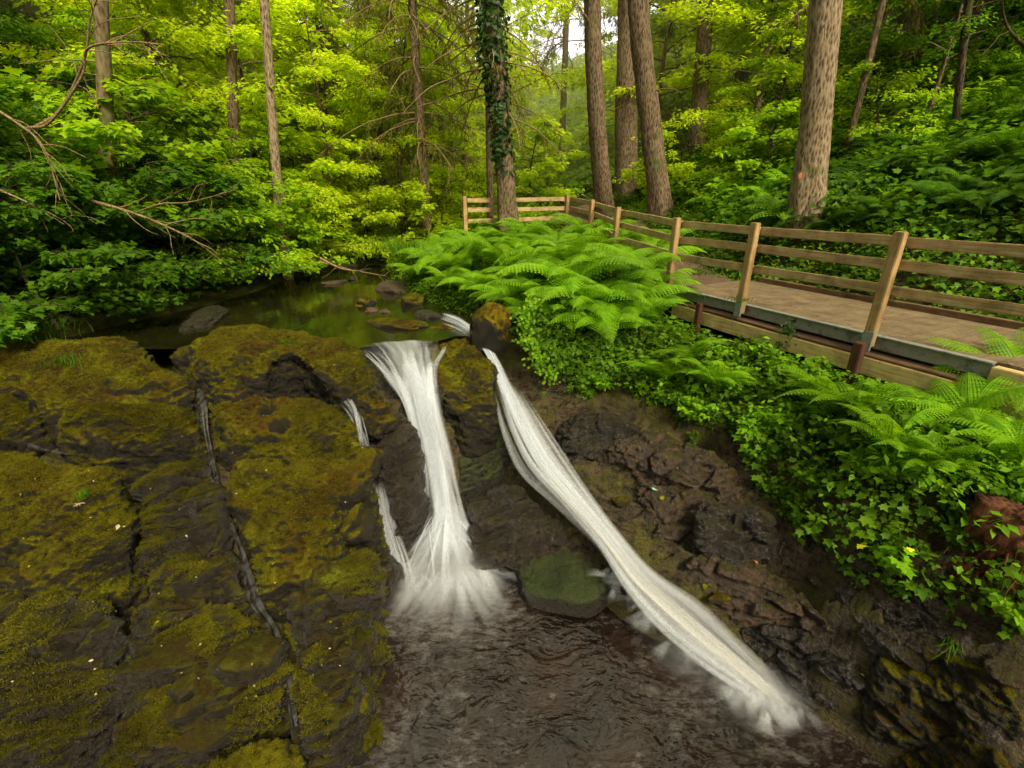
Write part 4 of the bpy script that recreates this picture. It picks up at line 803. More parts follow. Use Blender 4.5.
# ------------------------------------------------------------------ ground cover (stuff)
def scatter(name, mat, T, n, region, size, lift=(.02, .15), tilt=.35, follow=.5, cl=None, seed=1):
    rng = np.random.default_rng(seed); x0, x1, y0, y1, ok = region
    x = rng.uniform(x0, x1, n); y = rng.uniform(y0, y1, n); z = H(x, y); nr = Hn(x, y)
    m = ok(x, y, z, nr)
    if cl: m &= fbm(np.stack([x, y, 0 * x], 1), cl[0], 3) > cl[1] + rng.normal(0, .08, n)
    x, y, z, nr = x[m], y[m], z[m], nr[m]; k = len(x)
    h = fbm(np.stack([x, y, 0 * x], 1), 1.6, 2) * .5 + .5
    up = rng.uniform(lift[0], lift[1], k) * (.4 + np.clip(h, 0, 1)); nn = nr * follow + np.array([0, 0, 1 - follow]); nn /= np.linalg.norm(nn, axis=1)[:, None]
    P = np.stack([x, y, z], 1) + nn * up[:, None]; sz = rng.uniform(size[0], size[1], k)
    V, F = place(T, P, rng.uniform(0, 6.28, k), rng.normal(.25, tilt, k), sz, nn)
    o = link(name, mesh_np(name, V, F), mat=mat); tag(o, kind='stuff'); return o
def pxy(x, y, z):
    dep = y * cT + (CAMZ - z) * sT; return 512 + FPX * x / dep, 384 + FPX * ((CAMZ - z) * cT - y * sT) / dep
def line_d(x, y):   # signed distance outside (stream side <0) of the deck edge line
    return (x - 4.13) * .9 + (y - 5.15) * .43
def bank_ok(x, y, z, nr):
    px, py = pxy(x, y, z); top = np.interp(px, [515, 535, 560, 600, 640, 690, 740, 760, 860, 1024], [300, 350, 382, 392, 392, 438, 440, 500, 588, 635])
    return (line_d(x, y) < -.12 - .2 * (y > 5.5)) & (y > 2) & (py < top + 10 * np.sin(px * .12)) & (z > -1.9)
tag(scatter('bank_leaves', M['leaf_bank'], LB, 15000, (.3, 5.2, 1.8, 8.2, bank_ok), (.05, .11), (.03, .32), seed=2, follow=.45, tilt=.5, cl=(1.1, -.25)), 'low leafy plants covering the right bank below the bridge', 'ground cover')
tag(scatter('bank_clover', M['leaf_bank'], TR, 15000, (.3, 5.2, 1.8, 8.2, bank_ok), (.04, .09), (.0, .22), seed=3, follow=.5, tilt=.5, cl=(1.3, -.4)), 'small three part leaves covering the right bank below the bridge', 'ground cover')
tag(scatter('bank_ivy', M['leaf_dark'], OV, 16000, (.3, 5.2, 1.8, 8.2, bank_ok), (.04, .09), (.0, .12), seed=33, follow=.6, tilt=.5), 'dark small leaves under the leafy plants of the right bank', 'ground cover')
def fb_ok(x, y, z, nr): return (x > -3.2) & (x < 2.4) & (y > 7) & (z > -.68) & (x < 2.75 - (y - 8) * .14) & (y < 14) & ((y > 8.2) | (x < 2.1))
tag(scatter('fern_bank_leaves', M['leaf_bank'], OV, 20000, (-3.2, 2.6, 6.6, 14, fb_ok), (.04, .09), (.0, .12), seed=4), 'grass and small leaves between the ferns of the stream bank', 'ground cover')
def rs_ok(x, y, z, nr): return (line_d(x, y) > 1.78) & (y > 2) & (z > -.1)
tag(scatter('slope_leaves', M['leaf_bank'], LB, 26000, (4, 10, 3.5, 12, lambda x, y, z, nr: rs_ok(x, y, z, nr) & (z < 1.1)), (.05, .11), (.02, .28), seed=5, tilt=.5, follow=.35, cl=(1.2, -.5)), 'leafy low growth on the slope just behind the footbridge', 'ground cover')
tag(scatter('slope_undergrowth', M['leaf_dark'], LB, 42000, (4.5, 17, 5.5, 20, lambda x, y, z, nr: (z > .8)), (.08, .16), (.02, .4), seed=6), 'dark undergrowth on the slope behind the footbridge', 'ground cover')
def verge_ok(x, y, z, nr):
    pxx = np.interp(y, [8, 9.3, 10.8, 12.6, 14.4, 17], [2.8, 2.45, 2.2, 2.0, 1.8, 1.2]); return ((x < pxx - .05) | (x > pxx + 1.5)) & ((line_d(x, y) > 1.85) | (y > 8.6)) & (z > -.6)
tag(scatter('verge_grass', M['leaf_bank'], oval_leaf(.10, .03, -.2), 42000, (-2.5, 8.5, 7.0, 18, verge_ok), (.06, .2), (.0, .12), seed=41, follow=.2, tilt=.7), 'grass along both sides of the path', 'grass')
tag(scatter('verge_leaves', M['leaf_bank'], OV, 22000, (-2.5, 8.5, 7.0, 18, verge_ok), (.05, .12), (.0, .2), seed=42, follow=.3, tilt=.5), 'low leaves along both sides of the path', 'ground cover')
def far_ok(x, y, z, nr): return (z > -.55) & ~((x > 1.4) & (x < 4.1) & (y < 18)) & ~((x > -3.2) & (x < 4.6) & (y < 14))
tag(scatter('valley_undergrowth', M['leaf_mid'], OV, 60000, (-12, 12, 12, 30, far_ok), (.12, .26), (.02, .5), seed=7), 'soft undergrowth covering the far valley floor', 'ground cover')
tag(scatter('hillside_undergrowth', M['leaf_mid'], OV, 60000, (-30, 30, 22, 60, far_ok), (.3, .6), (.02, .9), seed=8), 'soft green undergrowth on the far hillsides', 'ground cover')
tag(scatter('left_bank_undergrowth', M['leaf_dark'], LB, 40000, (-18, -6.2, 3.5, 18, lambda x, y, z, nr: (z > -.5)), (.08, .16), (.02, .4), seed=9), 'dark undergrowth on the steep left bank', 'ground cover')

tag(scatter('bank_bright_leaves', M['fern'], OV, 9000, (.3, 5.2, 1.8, 6.0, bank_ok), (.04, .10), (.05, .34), seed=35, follow=.3, tilt=.5, cl=(1.6, .0)), 'bright small leaves growing in patches on the right bank', 'ground cover')
def plant_mesh(seed, T, ns, h, leaf):
    rng = np.random.default_rng(seed); mb = MB(); P, Y, Ti, S = [], [], [], []
    for k in range(ns):
        a = rng.uniform(0, 6.28); lp = limb_path((0, 0, 0), (math.cos(a) * .55, math.sin(a) * .55, 1), h * rng.uniform(.6, 1.1), rng, .5, .12, 8); mb.tube(lp, np.linspace(.004, .0015, 9), 3)
        for q in np.linspace(.25, 1, 9):
            i = min(int(q * 8), 7); p = lp[i] + (lp[i + 1] - lp[i]) * (q * 8 - i); aa = rng.uniform(0, 6.28)
            P.append(p + np.array([math.cos(aa), math.sin(aa), .1]) * .03); Y.append(aa - math.pi / 2); Ti.append(rng.normal(.25, .25)); S.append(leaf * rng.uniform(.6, 1.2))
    V, F = place(T, np.array(P), np.array(Y), np.array(Ti), np.array(S)); mb.add(V, F); V = np.concatenate(mb.V); return mesh_np('leafy_plant', V, [np.concatenate(mb.F4), np.concatenate(mb.F3)])
PM = {}
def put_plant(k, p, sc_, rz, mt, lab, grp):
    if (k, mt) not in PM: m = plant_mesh(k + 70, (LB, TR, OV, LB)[k], (9, 10, 8, 12)[k], (.34, .30, .40, .26)[k], (.085, .10, .08, .07)[k]); m.materials.append(M[mt]); PM[(k, mt)] = m
    o = bpy.data.objects.new('leafy_plant', PM[(k, mt)]); col.objects.link(o); o.location = p; o.scale = (sc_,) * 3; o.rotation_euler = (0, 0, rz); tag(o, lab, 'plant', grp)
rg = np.random.default_rng(61); n = 0
for i in range(1500):
    x, y = rg.uniform(.9, 5), rg.uniform(2, 6.4); z = H(x, y); nr = None
    if not bank_ok(x, y, z, nr): continue
    if float(line_d(x, y)) > -.15: continue
    n += 1; b_ = rg.random() < .5
    put_plant(n % 4, (x, y, float(z) - .01), rg.uniform(.6, 1.25), rg.uniform(0, 6), 'leaf_bank' if b_ else 'fern', ('mid green' if b_ else 'bright yellow green') + ' leafy plant standing in the growth of the right bank below the bridge', ('mid green' if b_ else 'bright') + ' leafy plants of the right bank')
    if n > 150: break
# ivy curtain hanging over the rock wall beside the right fall
def curtain(pts, n, spread, T, mat, label, size, seed, name='ivy'):
    rng = np.random.default_rng(seed); pts = np.array(pts); c0 = pts.mean(0)
    k = rng.integers(0, len(pts), n); P = pts[k] + rng.normal(0, 1, (n, 3)) * spread - c0
    nr = np.tile([-.15, -.85, .5], (n, 1)) + rng.normal(0, .25, (n, 3)); nr /= np.linalg.norm(nr, axis=1)[:, None]
    V, F = place(T, P, rng.uniform(2.4, 3.9, n), rng.normal(.1, .3, n), rng.uniform(*size, n), nr)
    o = link(name, mesh_np(name, V, F), mat=mat); o.location = c0; tag(o, label, 'ivy'); return o
cur = [aty(a, b, 6.6 + (390 - b) * .004) for a, b in [(560, 330), (575, 350), (590, 370), (600, 345), (615, 360), (560, 360), (580, 380), (545, 345), (620, 340), (535, 325), (640, 345), (600, 380), (570, 310), (610, 320)]]
curtain(cur, 3200, (.16, .12, .13), TR, M['leaf_bank'], 'small leaved ivy hanging over the rock wall beside the right waterfall', (.035, .07), 51)
cur = [aty(a, b, 6.55) for a, b in [(525, 320), (528, 340), (535, 358), (550, 372), (532, 300)]]
curtain(cur, 500, (.07, .08, .08), RD, M['fern'], 'yellow green creeper hanging right of the mossy boulder', (.03, .06), 52)
cur = [aty(a, b, 5.9) for a, b in [(790, 330), (785, 345), (778, 360), (795, 372), (772, 380), (800, 352)]]
curtain(cur, 330, (.06, .05, .07), OV, M['ivy'], 'dark variegated ivy tuft growing over the timber beam', (.05, .08), 53)

# ------------------------------------------------------------------ trees
def broadleaf(seed, h, r, lowest, nl=26, spr=260, leaf=.10, nleaf=26, T=OV, tr=.11, lean=(0, 0), flat=.10):
    rng = np.random.default_rng(seed); tk = MB(); Pt = [np.array([lean[0] * (q ** 1.5) * h + .12 * math.sin(q * 5 + seed), lean[1] * (q ** 1.5) * h + .1 * math.cos(q * 4 + seed), q * h]) for q in np.linspace(0, 1, 16)]
    Pt = np.array(Pt); tk.tube(Pt, tr * (1 - np.linspace(0, 1, 16) * .85) * (1 + .5 * np.exp(-np.linspace(0, 1, 16) * 25)), 9)
    limbs = []
    for i in range(nl):
        q = lowest + (1 - lowest) * (i / nl) ** 1.05; p = np.array([np.interp(q, np.linspace(0, 1, 16), Pt[:, k]) for k in range(3)]); a = i * 2.4 + rng.normal(0, .4)
        L = r * (1.05 - .75 * ((q - lowest) / (1 - lowest + 1e-6)) ** 1.6) * rng.uniform(.75, 1.15)
        lp = limb_path(p, (math.cos(a), math.sin(a), .45), L, rng, .55, .16); limbs.append(lp); tk.tube(lp, np.linspace(.035, .006, len(lp)) * (tr / .11), 5)
    P, yaw, tilt, sz = [], [], [], []
    for k in range(spr):
        lp = limbs[rng.integers(0, len(limbs))]; q = rng.uniform(.3, 1.0) * (len(lp) - 1); i = min(int(q), len(lp) - 2); p = lp[i] + (lp[i + 1] - lp[i]) * (q - i)
        out = p - np.array([Pt[8][0], Pt[8][1], p[2]]); a0 = math.atan2(out[1], out[0]) + rng.normal(0, .6); ln = rng.uniform(.45, 1.0) * r * .36
        e = p + np.array([math.cos(a0), math.sin(a0), -.18]) * ln
        tk.tube(np.array([p, (p + e) / 2 + [0, 0, .03], e]), [.006, .004, .002], 3)
        s = rng.random(nleaf) ** .7; side_ = rng.choice([-1, 1], nleaf); wv = rng.random(nleaf) * .42 * ln * (1.15 - s)
        px = p + (e - p) * s[:, None]; perp = np.array([-math.sin(a0), math.cos(a0), 0])
        px = px + perp * (side_ * wv)[:, None] + np.stack([0 * s, 0 * s, rng.normal(0, flat * ln, nleaf) - .10 * wv], 1)
        P.append(px); yaw.append(a0 - math.pi / 2 + side_ * rng.uniform(.2, 1.1, nleaf)); tilt.append(rng.normal(.3, .3, nleaf)); sz.append(rng.uniform(.7, 1.25, nleaf) * leaf)
    P = np.concatenate(P); V, F = place(T, P, np.concatenate(yaw), np.concatenate(tilt), np.concatenate(sz))
    F_ = []
    if tk.F4: F_.append(np.concatenate(tk.F4))
    return mesh_np('trunk', np.concatenate(tk.V), F_, True), mesh_np('crown', V, F)
BL = [broadleaf(1, 9, 3.2, .14, spr=420, leaf=.17, nleaf=26), broadleaf(2, 10, 3.4, .12, spr=420, leaf=.17, nleaf=26, lean=(.1, 0)), broadleaf(3, 8, 3.0, .10, spr=400, leaf=.16, nleaf=26), broadleaf(4, 11, 3.6, .2, spr=440, leaf=.18, nleaf=26, lean=(-.08, .05))]
BN = [broadleaf(11, 6, 2.4, .12, nl=26, spr=330, leaf=.10, nleaf=20, T=LB, tr=.06), broadleaf(12, 5, 2.2, .10, nl=24, spr=300, leaf=.10, nleaf=20, T=LB, tr=.05, lean=(.15, -.1))]
TC = {}
def put_tree(src, x, y, s, rz, lm, bm_, label, group=None, z=None, name='broadleaf_tree', sz=None, tilt=(0, 0)):
    key = (src[0].name, lm, bm_)
    if key not in TC:
        a, b = src[0].copy(), src[1].copy(); a.materials.append(M[bm_]); b.materials.append(M[lm]); TC[key] = (a, b)
    z = float(H(x, y)) - .1 if z is None else z
    r = empty(name, (x, y, z), rz); r.scale = (s, s, s * (sz or 1)); r.rotation_euler = (tilt[0], tilt[1], rz); tag(r, label, 'tree', group)
    for nm, me in (('trunk', TC[key][0]), ('crown', TC[key][1])):
        o = bpy.data.objects.new(nm, me); col.objects.link(o); o.parent = r
    return r
rg = np.random.default_rng(77)
# far bright trees closing the valley
far_spots = []
for i in range(400):
    y = rg.uniform(20, 52); x = rg.uniform(-1.15, 1.15) * y
    if any((x - a) ** 2 + (y - b) ** 2 < (2.6 + y * .035) ** 2 for a, b in far_spots): continue
    if abs(x - y * .125) < 2.6: continue
    far_spots.append((x, y))
    if len(far_spots) >= 62: break
for i, (x, y) in enumerate(far_spots):
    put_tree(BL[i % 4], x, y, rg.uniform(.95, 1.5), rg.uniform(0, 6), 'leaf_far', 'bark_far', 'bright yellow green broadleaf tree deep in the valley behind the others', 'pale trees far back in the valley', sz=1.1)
# mid-left hillside trees
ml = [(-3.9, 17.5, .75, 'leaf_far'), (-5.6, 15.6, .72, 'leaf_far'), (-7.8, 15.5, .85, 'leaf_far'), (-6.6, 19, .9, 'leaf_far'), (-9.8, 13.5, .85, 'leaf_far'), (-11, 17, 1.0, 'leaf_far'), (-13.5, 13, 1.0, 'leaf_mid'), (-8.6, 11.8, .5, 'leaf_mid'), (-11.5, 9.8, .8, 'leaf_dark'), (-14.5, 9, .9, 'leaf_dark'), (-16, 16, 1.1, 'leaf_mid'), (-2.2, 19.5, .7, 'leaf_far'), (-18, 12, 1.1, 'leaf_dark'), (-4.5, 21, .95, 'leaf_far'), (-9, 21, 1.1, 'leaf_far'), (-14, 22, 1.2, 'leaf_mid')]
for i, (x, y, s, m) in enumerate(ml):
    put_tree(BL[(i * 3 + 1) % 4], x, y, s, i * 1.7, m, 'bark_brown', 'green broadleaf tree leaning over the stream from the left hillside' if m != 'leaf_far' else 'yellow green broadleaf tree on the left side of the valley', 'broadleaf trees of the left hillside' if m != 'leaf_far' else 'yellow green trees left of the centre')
nl_ = [(-8.3, 7.2, .62, 'leaf_dark'), (-7.4, 9.4, .55, 'leaf_dark'), (-9.2, 5.6, .7, 'leaf_dark'), (-7.0, 11.0, .5, 'leaf_mid'), (-6.6, 13.2, .55, 'leaf_mid'), (-8.8, 9.0, .8, 'leaf_dark'), (-10.5, 7.0, .95, 'leaf_dark')]
for i, (x, y, s, m) in enumerate(nl_):
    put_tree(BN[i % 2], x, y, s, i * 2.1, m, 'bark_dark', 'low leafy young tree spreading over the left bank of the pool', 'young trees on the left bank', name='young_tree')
BU = [broadleaf(21, 2.4, 1.7, .06, nl=22, spr=230, leaf=.11, nleaf=20, T=LB, tr=.04), broadleaf(22, 2.0, 1.6, .05, nl=20, spr=210, leaf=.10, nleaf=20, T=OV, tr=.035)]
for i, (x, y, s_, m) in enumerate([(-7.3, 7.3, 1.0, 'leaf_dark'), (-7.1, 8.5, 1.1, 'leaf_dark'), (-6.7, 9.6, 1.1, 'leaf_dark'), (-6.5, 10.8, 1.2, 'leaf_mid'), (-6.1, 12.1, 1.1, 'leaf_mid'), (-5.6, 13.5, 1.1, 'leaf_far'), (-8.0, 6.0, 1.0, 'leaf_dark'), (-8.6, 7.6, 1.3, 'leaf_dark'), (-7.9, 10.4, 1.4, 'leaf_mid'), (-7.4, 12.4, 1.4, 'leaf_mid'), (-6.4, 15, 1.4, 'leaf_far'), (-4.6, 15.6, 1.1, 'leaf_far'), (-3.2, 15.5, 1.0, 'leaf_far'), (-2.4, 17, 1.2, 'leaf_far'), (-8.8, 4.4, 1.0, 'leaf_mid'), (-.8, 17.5, 1.1, 'leaf_far'), (.8, 19, 1.2, 'leaf_far'), (5.0, 15, 1.1, 'leaf_far'), (6.2, 12.6, .8, 'leaf_mid'), (7.8, 11.5, .9, 'leaf_mid')]):
    put_tree(BU[i % 2], x, y, s_, i * 1.1, m, 'bark_dark', {'leaf_dark': 'dark leafy bush overhanging the shaded side of the pool', 'leaf_mid': 'mid green leafy bush at the foot of the hillside', 'leaf_far': 'bright yellow green bush on the valley floor'}[m], {'leaf_dark': 'bushes along the pool', 'leaf_mid': 'bushes at the foot of the slopes', 'leaf_far': 'bushes on the valley floor'}[m], name='bush')
# right side
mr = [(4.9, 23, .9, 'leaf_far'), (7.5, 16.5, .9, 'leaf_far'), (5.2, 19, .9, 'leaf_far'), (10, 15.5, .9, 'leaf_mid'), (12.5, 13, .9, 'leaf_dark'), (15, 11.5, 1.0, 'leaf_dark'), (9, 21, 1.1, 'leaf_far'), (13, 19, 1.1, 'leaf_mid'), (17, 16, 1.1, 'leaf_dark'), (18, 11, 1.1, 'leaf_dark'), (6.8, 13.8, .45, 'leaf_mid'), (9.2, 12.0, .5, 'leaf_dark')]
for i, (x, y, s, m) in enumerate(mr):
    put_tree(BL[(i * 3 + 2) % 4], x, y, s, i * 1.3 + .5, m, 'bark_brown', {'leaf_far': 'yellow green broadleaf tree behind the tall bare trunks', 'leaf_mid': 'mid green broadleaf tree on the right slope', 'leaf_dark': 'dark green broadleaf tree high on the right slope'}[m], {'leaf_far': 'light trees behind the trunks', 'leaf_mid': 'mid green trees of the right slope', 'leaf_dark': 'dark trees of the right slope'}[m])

# tall conifer trunks
def tall_trunk(px0, py0, px1, y, w_px, mat, label, group=None, ytop=0, root=True, hh=None, dead=10, name='conifer', seed=0, zoff=0., mark=False):
    """base pixel (px0,py0) at distance y; passes pixel (px1, ytop)"""
    b = aty(px0, py0, y); top = aty(px1, ytop, y + .01); d = (top - b); d[1] = 0; d = d / d[2]; dist = b[1] * cT + (CAMZ - b[2]) * sT; r = w_px / FPX * dist / 2
    hh = hh or 13; s = np.linspace(0, 1, 60); zb = min(-.5, float(H(b[0], b[1])) - b[2] - .3); z = zb + s * (hh - zb); rg_ = np.random.default_rng(seed + 500)
    P = np.stack([d[0] * z + .05 * np.sin(z * .7 + seed), 0 * z + .04 * np.sin(z * .5), z], 1)
    rr = r * (1.08 - .035 * z) * (1 + (.14 if root else .06) * np.exp(-np.clip(z + .1, 0, 9) * 2.6)); rr = np.clip(rr, .02, None)
    V, F = tube_np(P, rr, 40); cen = np.repeat(P, 40, 0); n_ = V - cen; n_ /= np.linalg.norm(n_, axis=1)[:, None]
    th = np.arctan2(n_[:, 1], n_[:, 0]); V = V + n_ * (.05 * r * 2 * fbm(V * [1, 1, .25] + seed, 5, 4) + .10 * r * np.cos(th * 5 + seed) * np.exp(-np.clip(V[:, 2], 0, 9) * 3))[:, None]
    root_o = empty(name, tuple(b)); tag(root_o, label, 'tree', group)
    link('trunk', mesh_np('trunk', V, F, True), root_o, mat)
    if dead:
        mb = MB()
        for k in range(dead):
            z0 = rg_.uniform(1.2, hh * .8); a = rg_.uniform(0, 6.28); L = rg_.uniform(.25, 1.3)
            p0 = np.array([d[0] * z0, 0, z0]) + np.array([math.cos(a), math.sin(a), 0]) * r * .7; lp = limb_path(p0, (math.cos(a), math.sin(a), rg_.uniform(-.3, .1)), L, rg_, .5, .15, 7); mb.tube(lp, np.linspace(.014, .004, len(lp)), 4)
        mb.build('dead_branches', M['twig'], root_o)
    if mark:
        q = aty(mark[0], mark[1], y - r * 1.02); q = Vector(q) - Vector(b)
        th = np.linspace(0, 2 * math.pi, 18, endpoint=False); V = [(q[0] + .032 * math.cos(t) * (1 + .12 * math.sin(3 * t)), q[1] - .045 + abs(math.cos(t)) * .014, q[2] + .05 * math.sin(t)) for t in th]; V.append((q[0], q[1] - .05, q[2]))
        link('paint_mark', mesh_np('paint_mark', np.array(V), np.array([(18, i, (i + 1) % 18) for i in range(18)])), root_o, M['orange_paint'])
    return root_o, b, d, r
tall_trunk(806, 190, 826, 9.0, 26, M['bark_tan'], 'thickest pale brown conifer trunk with a small orange paint mark near its base', seed=1, dead=5, mark=(799, 176))
tall_trunk(658, 204, 640, 13.4, 19, M['bark_brown'], 'reddish brown leaning trunk, nearest the path of the trio', seed=2, dead=14)
tall_trunk(603, 197, 592, 15.5, 16, M['bark_brown'], 'left trunk of the trio beside the path bend', seed=3, dead=10)
tall_trunk(628, 185, 627, 17.0, 20, M['bark_brown'], 'straight trunk standing behind the leaning pair by the path', seed=4, dead=6)
tall_trunk(697, 160, 705, 17.5, 14, M['bark_brown'], 'grey brown trunk among leaves between the trio and the thickest trunk', seed=5, dead=8)
fr = [(905, 95, 915, 16, 22, 'bark_brown', 'broad shaded trunk high on the right slope'), (955, 75, 972, 15, 20, 'bark_dark', 'shaded trunk above the dark ferns near the top right corner'), (757, 60, 760, 24, 10, 'bark_dark', 'dark straight trunk left of the thickest trunk, near the top edge'), (745, 60, 746, 26, 7, 'bark_dark', 'slim dark trunk close beside a second dark one near the top'),
      (762, 120, 776, 25, 6, 'birch', 'thin pale trunk just left of the thickest trunk'), (656, 95, 668, 24, 6, 'birch', 'pale birch trunk behind the leaning reddish trunk'), (780, 130, 786, 22, 8, 'bark_dark', 'dim trunk half hidden left of the thickest trunk'),
      (280, 150, 262, 12.5, 8, 'bark_tan', 'tall pale trunk in the light green left of the centre'), (236, 110, 226, 13.5, 9, 'bark_brown', 'tall trunk left of the pale one on the left hillside'), (172, 70, 160, 24, 8, 'bark_brown', 'faint trunk high on the left hillside'),
      (105, 130, 98, 9.6, 12, 'bark_far', 'broad greyish trunk in the shade of the left hillside'), (382, 90, 386, 26, 16, 'bark_brown', 'brown trunk behind drooping twigs at the top centre'), (425, 110, 428, 28, 14, 'bark_brown', 'dim trunk behind the drooping twigs'), (318, 60, 312, 28, 7, 'birch', 'thin pale trunk near the top left of the ivy covered tree'), (190, 60, 182, 26, 7, 'bark_far', 'thin trunk in the leaves of the upper left')]
for i, (a, b, c_, y, w, m, lab) in enumerate(fr): tall_trunk(a, b + 40, c_, y, w, M[m], lab, seed=10 + i, dead=6, hh=16)
# slender leaning dark tree at right
tall_trunk(951, 142, 972, 10.5, 6, M['bark_dark'], 'slender dark sapling leaning over the ferns at the right', seed=40, dead=5, hh=6, root=False, name='sapling')
# ivy clad tree
o_, b, d, r = tall_trunk(508, 214, 489, 13.0, 17, M['bark_brown'], 'tree wrapped in dark ivy beside the fence corner', seed=6, dead=0, name='ivied_tree')
rng = np.random.default_rng(8); n = 3600; z = rng.uniform(.9, 9, n) ** 1.0; a = rng.uniform(0, 6.28, n); rr = r * 1.05 + np.abs(rng.normal(0, .05, n)) * (1 + .6 * np.sin(z * 2.2)) * np.clip((z - .6) / 1.5, .2, 1.5)
m = (perlin(np.stack([a * 1.2, z * 1.3, 0 * z], 1)) > -.35) | (z > 2.4); z, a, rr = z[m], a[m], rr[m]; n = len(z)
P = np.stack([d[0] * z + np.cos(a) * rr, np.sin(a) * rr, z], 1); nr = np.stack([np.cos(a), np.sin(a), .5 + 0 * a], 1); nr /= np.linalg.norm(nr, axis=1)[:, None]
V, F = place(LB, P, rng.uniform(0, 6.28, n), rng.normal(.1, .4, n), rng.uniform(.07, .14, n), nr)
iv = link('ivy', mesh_np('ivy', V, F), mat=M['ivy']); iv.location = tuple(b); tag(iv, 'dark glossy ivy climbing the trunk beside the fence corner', 'ivy')

# drooping larch / spruce branches
def droopy(px, y, z0, z1, nb, Lr, seed, label, tw=.5, dens=1., amin=0, amax=6.28, r=.16, zb=0.):
    rng = np.random.default_rng(seed); b = aty(px, 200, y); b[2] = float(H(b[0], b[1])) - .2; rt = empty('spruce', tuple(b)); tag(rt, label, 'tree')
    tk = MB(); P = np.stack([np.zeros(20), np.zeros(20), np.linspace(0, z1 + 1, 20)], 1); tk.tube(P, np.linspace(r, r * .5, 20), 12); tk.build('trunk', M['bark_brown'], rt)
    br = MB(); LP, Y, Ti, S = [], [], [], []
    for i in range(nb):
        z = rng.uniform(z0, z1); a = rng.uniform(amin, amax); L = rng.uniform(*Lr)
        lp = limb_path((math.cos(a) * r * .8, math.sin(a) * r * .8, z), (math.cos(a), math.sin(a), -.05), L, rng, .75, .10, 12); br.tube(lp, np.linspace(.026, .006, 13), 5)
        for k in range(int(9 * dens)):
            q = rng.uniform(.25, 1) * 11; j = int(q); p = lp[j] + (lp[j + 1] - lp[j]) * (q - j); da = a + rng.normal(0, .9)
            tl = rng.uniform(.25, 1) * tw; t_ = limb_path(p, (math.cos(da) * .5, math.sin(da) * .5, -.35), tl, rng, 1.2, .12, 6); br.tube(t_, np.linspace(.006, .002, 7), 3)
            m_ = int(14 * dens); s = rng.random(m_) * 5.99; jj_ = s.astype(int); pp = t_[jj_] + (t_[jj_ + 1] - t_[jj_]) * (s - jj_)[:, None]
            LP.append(pp); Y.append(rng.uniform(0, 6.28, m_)); Ti.append(rng.uniform(.3, 1.4, m_)); S.append(rng.uniform(.09, .2, m_))
    br.build('branches', M['twig'], rt)
    V, F = place(oval_leaf(.07, .02, -.05), np.concatenate(LP), np.concatenate(Y), np.concatenate(Ti), np.concatenate(S)); link('needles', mesh_np('needles', V, F), rt, M['needle'])
    return rt
droopy(425, 15.5, 3.2, 10, 70, (1.2, 3.2), 91, 'spruce with long drooping brown twigs left of the ivied tree', .9, 1.1)
droopy(490, 14.2, 3.0, 9, 46, (1.0, 3.4), 92, 'spruce with bare drooping branches reaching right over the path', .7, .6, r=.10)
droopy(385, 20, 5, 12, 60, (1.5, 3.2), 93, 'spruce hung with olive twigs at the top left of centre', 1., 1.2)
droopy(560, 24, 5, 11, 50, (1.5, 3.0), 94, 'hazy drooping spruce behind the fence corner', .9, 1.2)
droopy(835, 11.5, 3.4, 6, 14, (1.2, 2.4), 95, 'dark conifer branch hanging in at the top right', .5, 1.2, r=.08)

# bare twisted tree, upper left, and dead branches over the pool
def bough(name, pl, r0, label, mat='twig', twigs=14, seed=0, tl=(.3, .8), cat='branch'):
    P = interp_path([aty(*q) for q in pl], 30); rng = np.random.default_rng(seed); c = P[0].copy(); mb = MB(); mb.tube(P - c, np.linspace(r0, r0 * .3, 30), 8)
    for k in range(twigs):
        i = rng.integers(6, 29); dd = P[i] - P[i - 3]; dd /= np.linalg.norm(dd); d2 = dd + rng.normal(0, .55, 3); lp = limb_path(P[i] - c, d2, rng.uniform(*tl), rng, .4, .3, 7); mb.tube(lp, np.linspace(r0 * .35, .003, 8), 4)
    o = mb.build(name, M[mat]); o.location = tuple(c); tag(o, label, cat); return o
bough('bare_bough', [(30, 130, 7.2), (60, 110, 7.2), (84, 60, 7.1), (90, 20, 7.0), (100, -10, 7.0)], .022, 'bare forked bough rising in the upper left corner', seed=1, twigs=10)
bough('bare_bough', [(28, 128, 7.2), (50, 122, 7.1), (82, 76, 7.0), (88, 48, 6.9), (130, 42, 6.8), (165, 45, 6.8)], .02, 'crooked bare bough bending right in the upper left corner', seed=2, twigs=10)
bough('bare_bough', [(-20, 100, 6.6), (20, 125, 6.6), (45, 150, 6.6), (60, 200, 6.6)], .02, 'reddish brown dead twigs drooping at the left edge', seed=3, twigs=11, tl=(.3, .7))
bough('dead_branch', [(80, 198, 7.6), (130, 212, 7.8), (170, 228, 8.0), (205, 246, 8.2)], .028, 'grey dead branch slanting down over the dark pool', seed=4, twigs=12)
bough('dead_branch', [(130, 215, 8), (160, 204, 8), (190, 202, 8.1), (235, 190, 8.2)], .014, 'thin curved dead branch above the pool', seed=5, twigs=6)
bough('fallen_branch', [(320, 258, 11.8), (340, 268, 11.8), (362, 272, 11.6), (386, 276, 11.4)], .03, 'pale fallen branch lying across the far end of the pool', seed=6, twigs=4)
bough('fallen_branch', [(300, 262, 12.2), (330, 264, 12.2), (352, 270, 12)], .02, 'thin fallen branch behind the longer pale one at the pool end', seed=7, twigs=3)
bough('bare_bough', [(1030, 50, 6), (1008, 28, 6), (1000, -5, 6)], .02, 'dark crooked branch in the top right corner', mat='bark_dark', seed=8, twigs=3)
bough('dead_branch', [(0, 190, 6.8), (40, 208, 6.9), (66, 222, 7)], .014, 'thin dead branch near the left edge above broad leaves', seed=9, twigs=5)

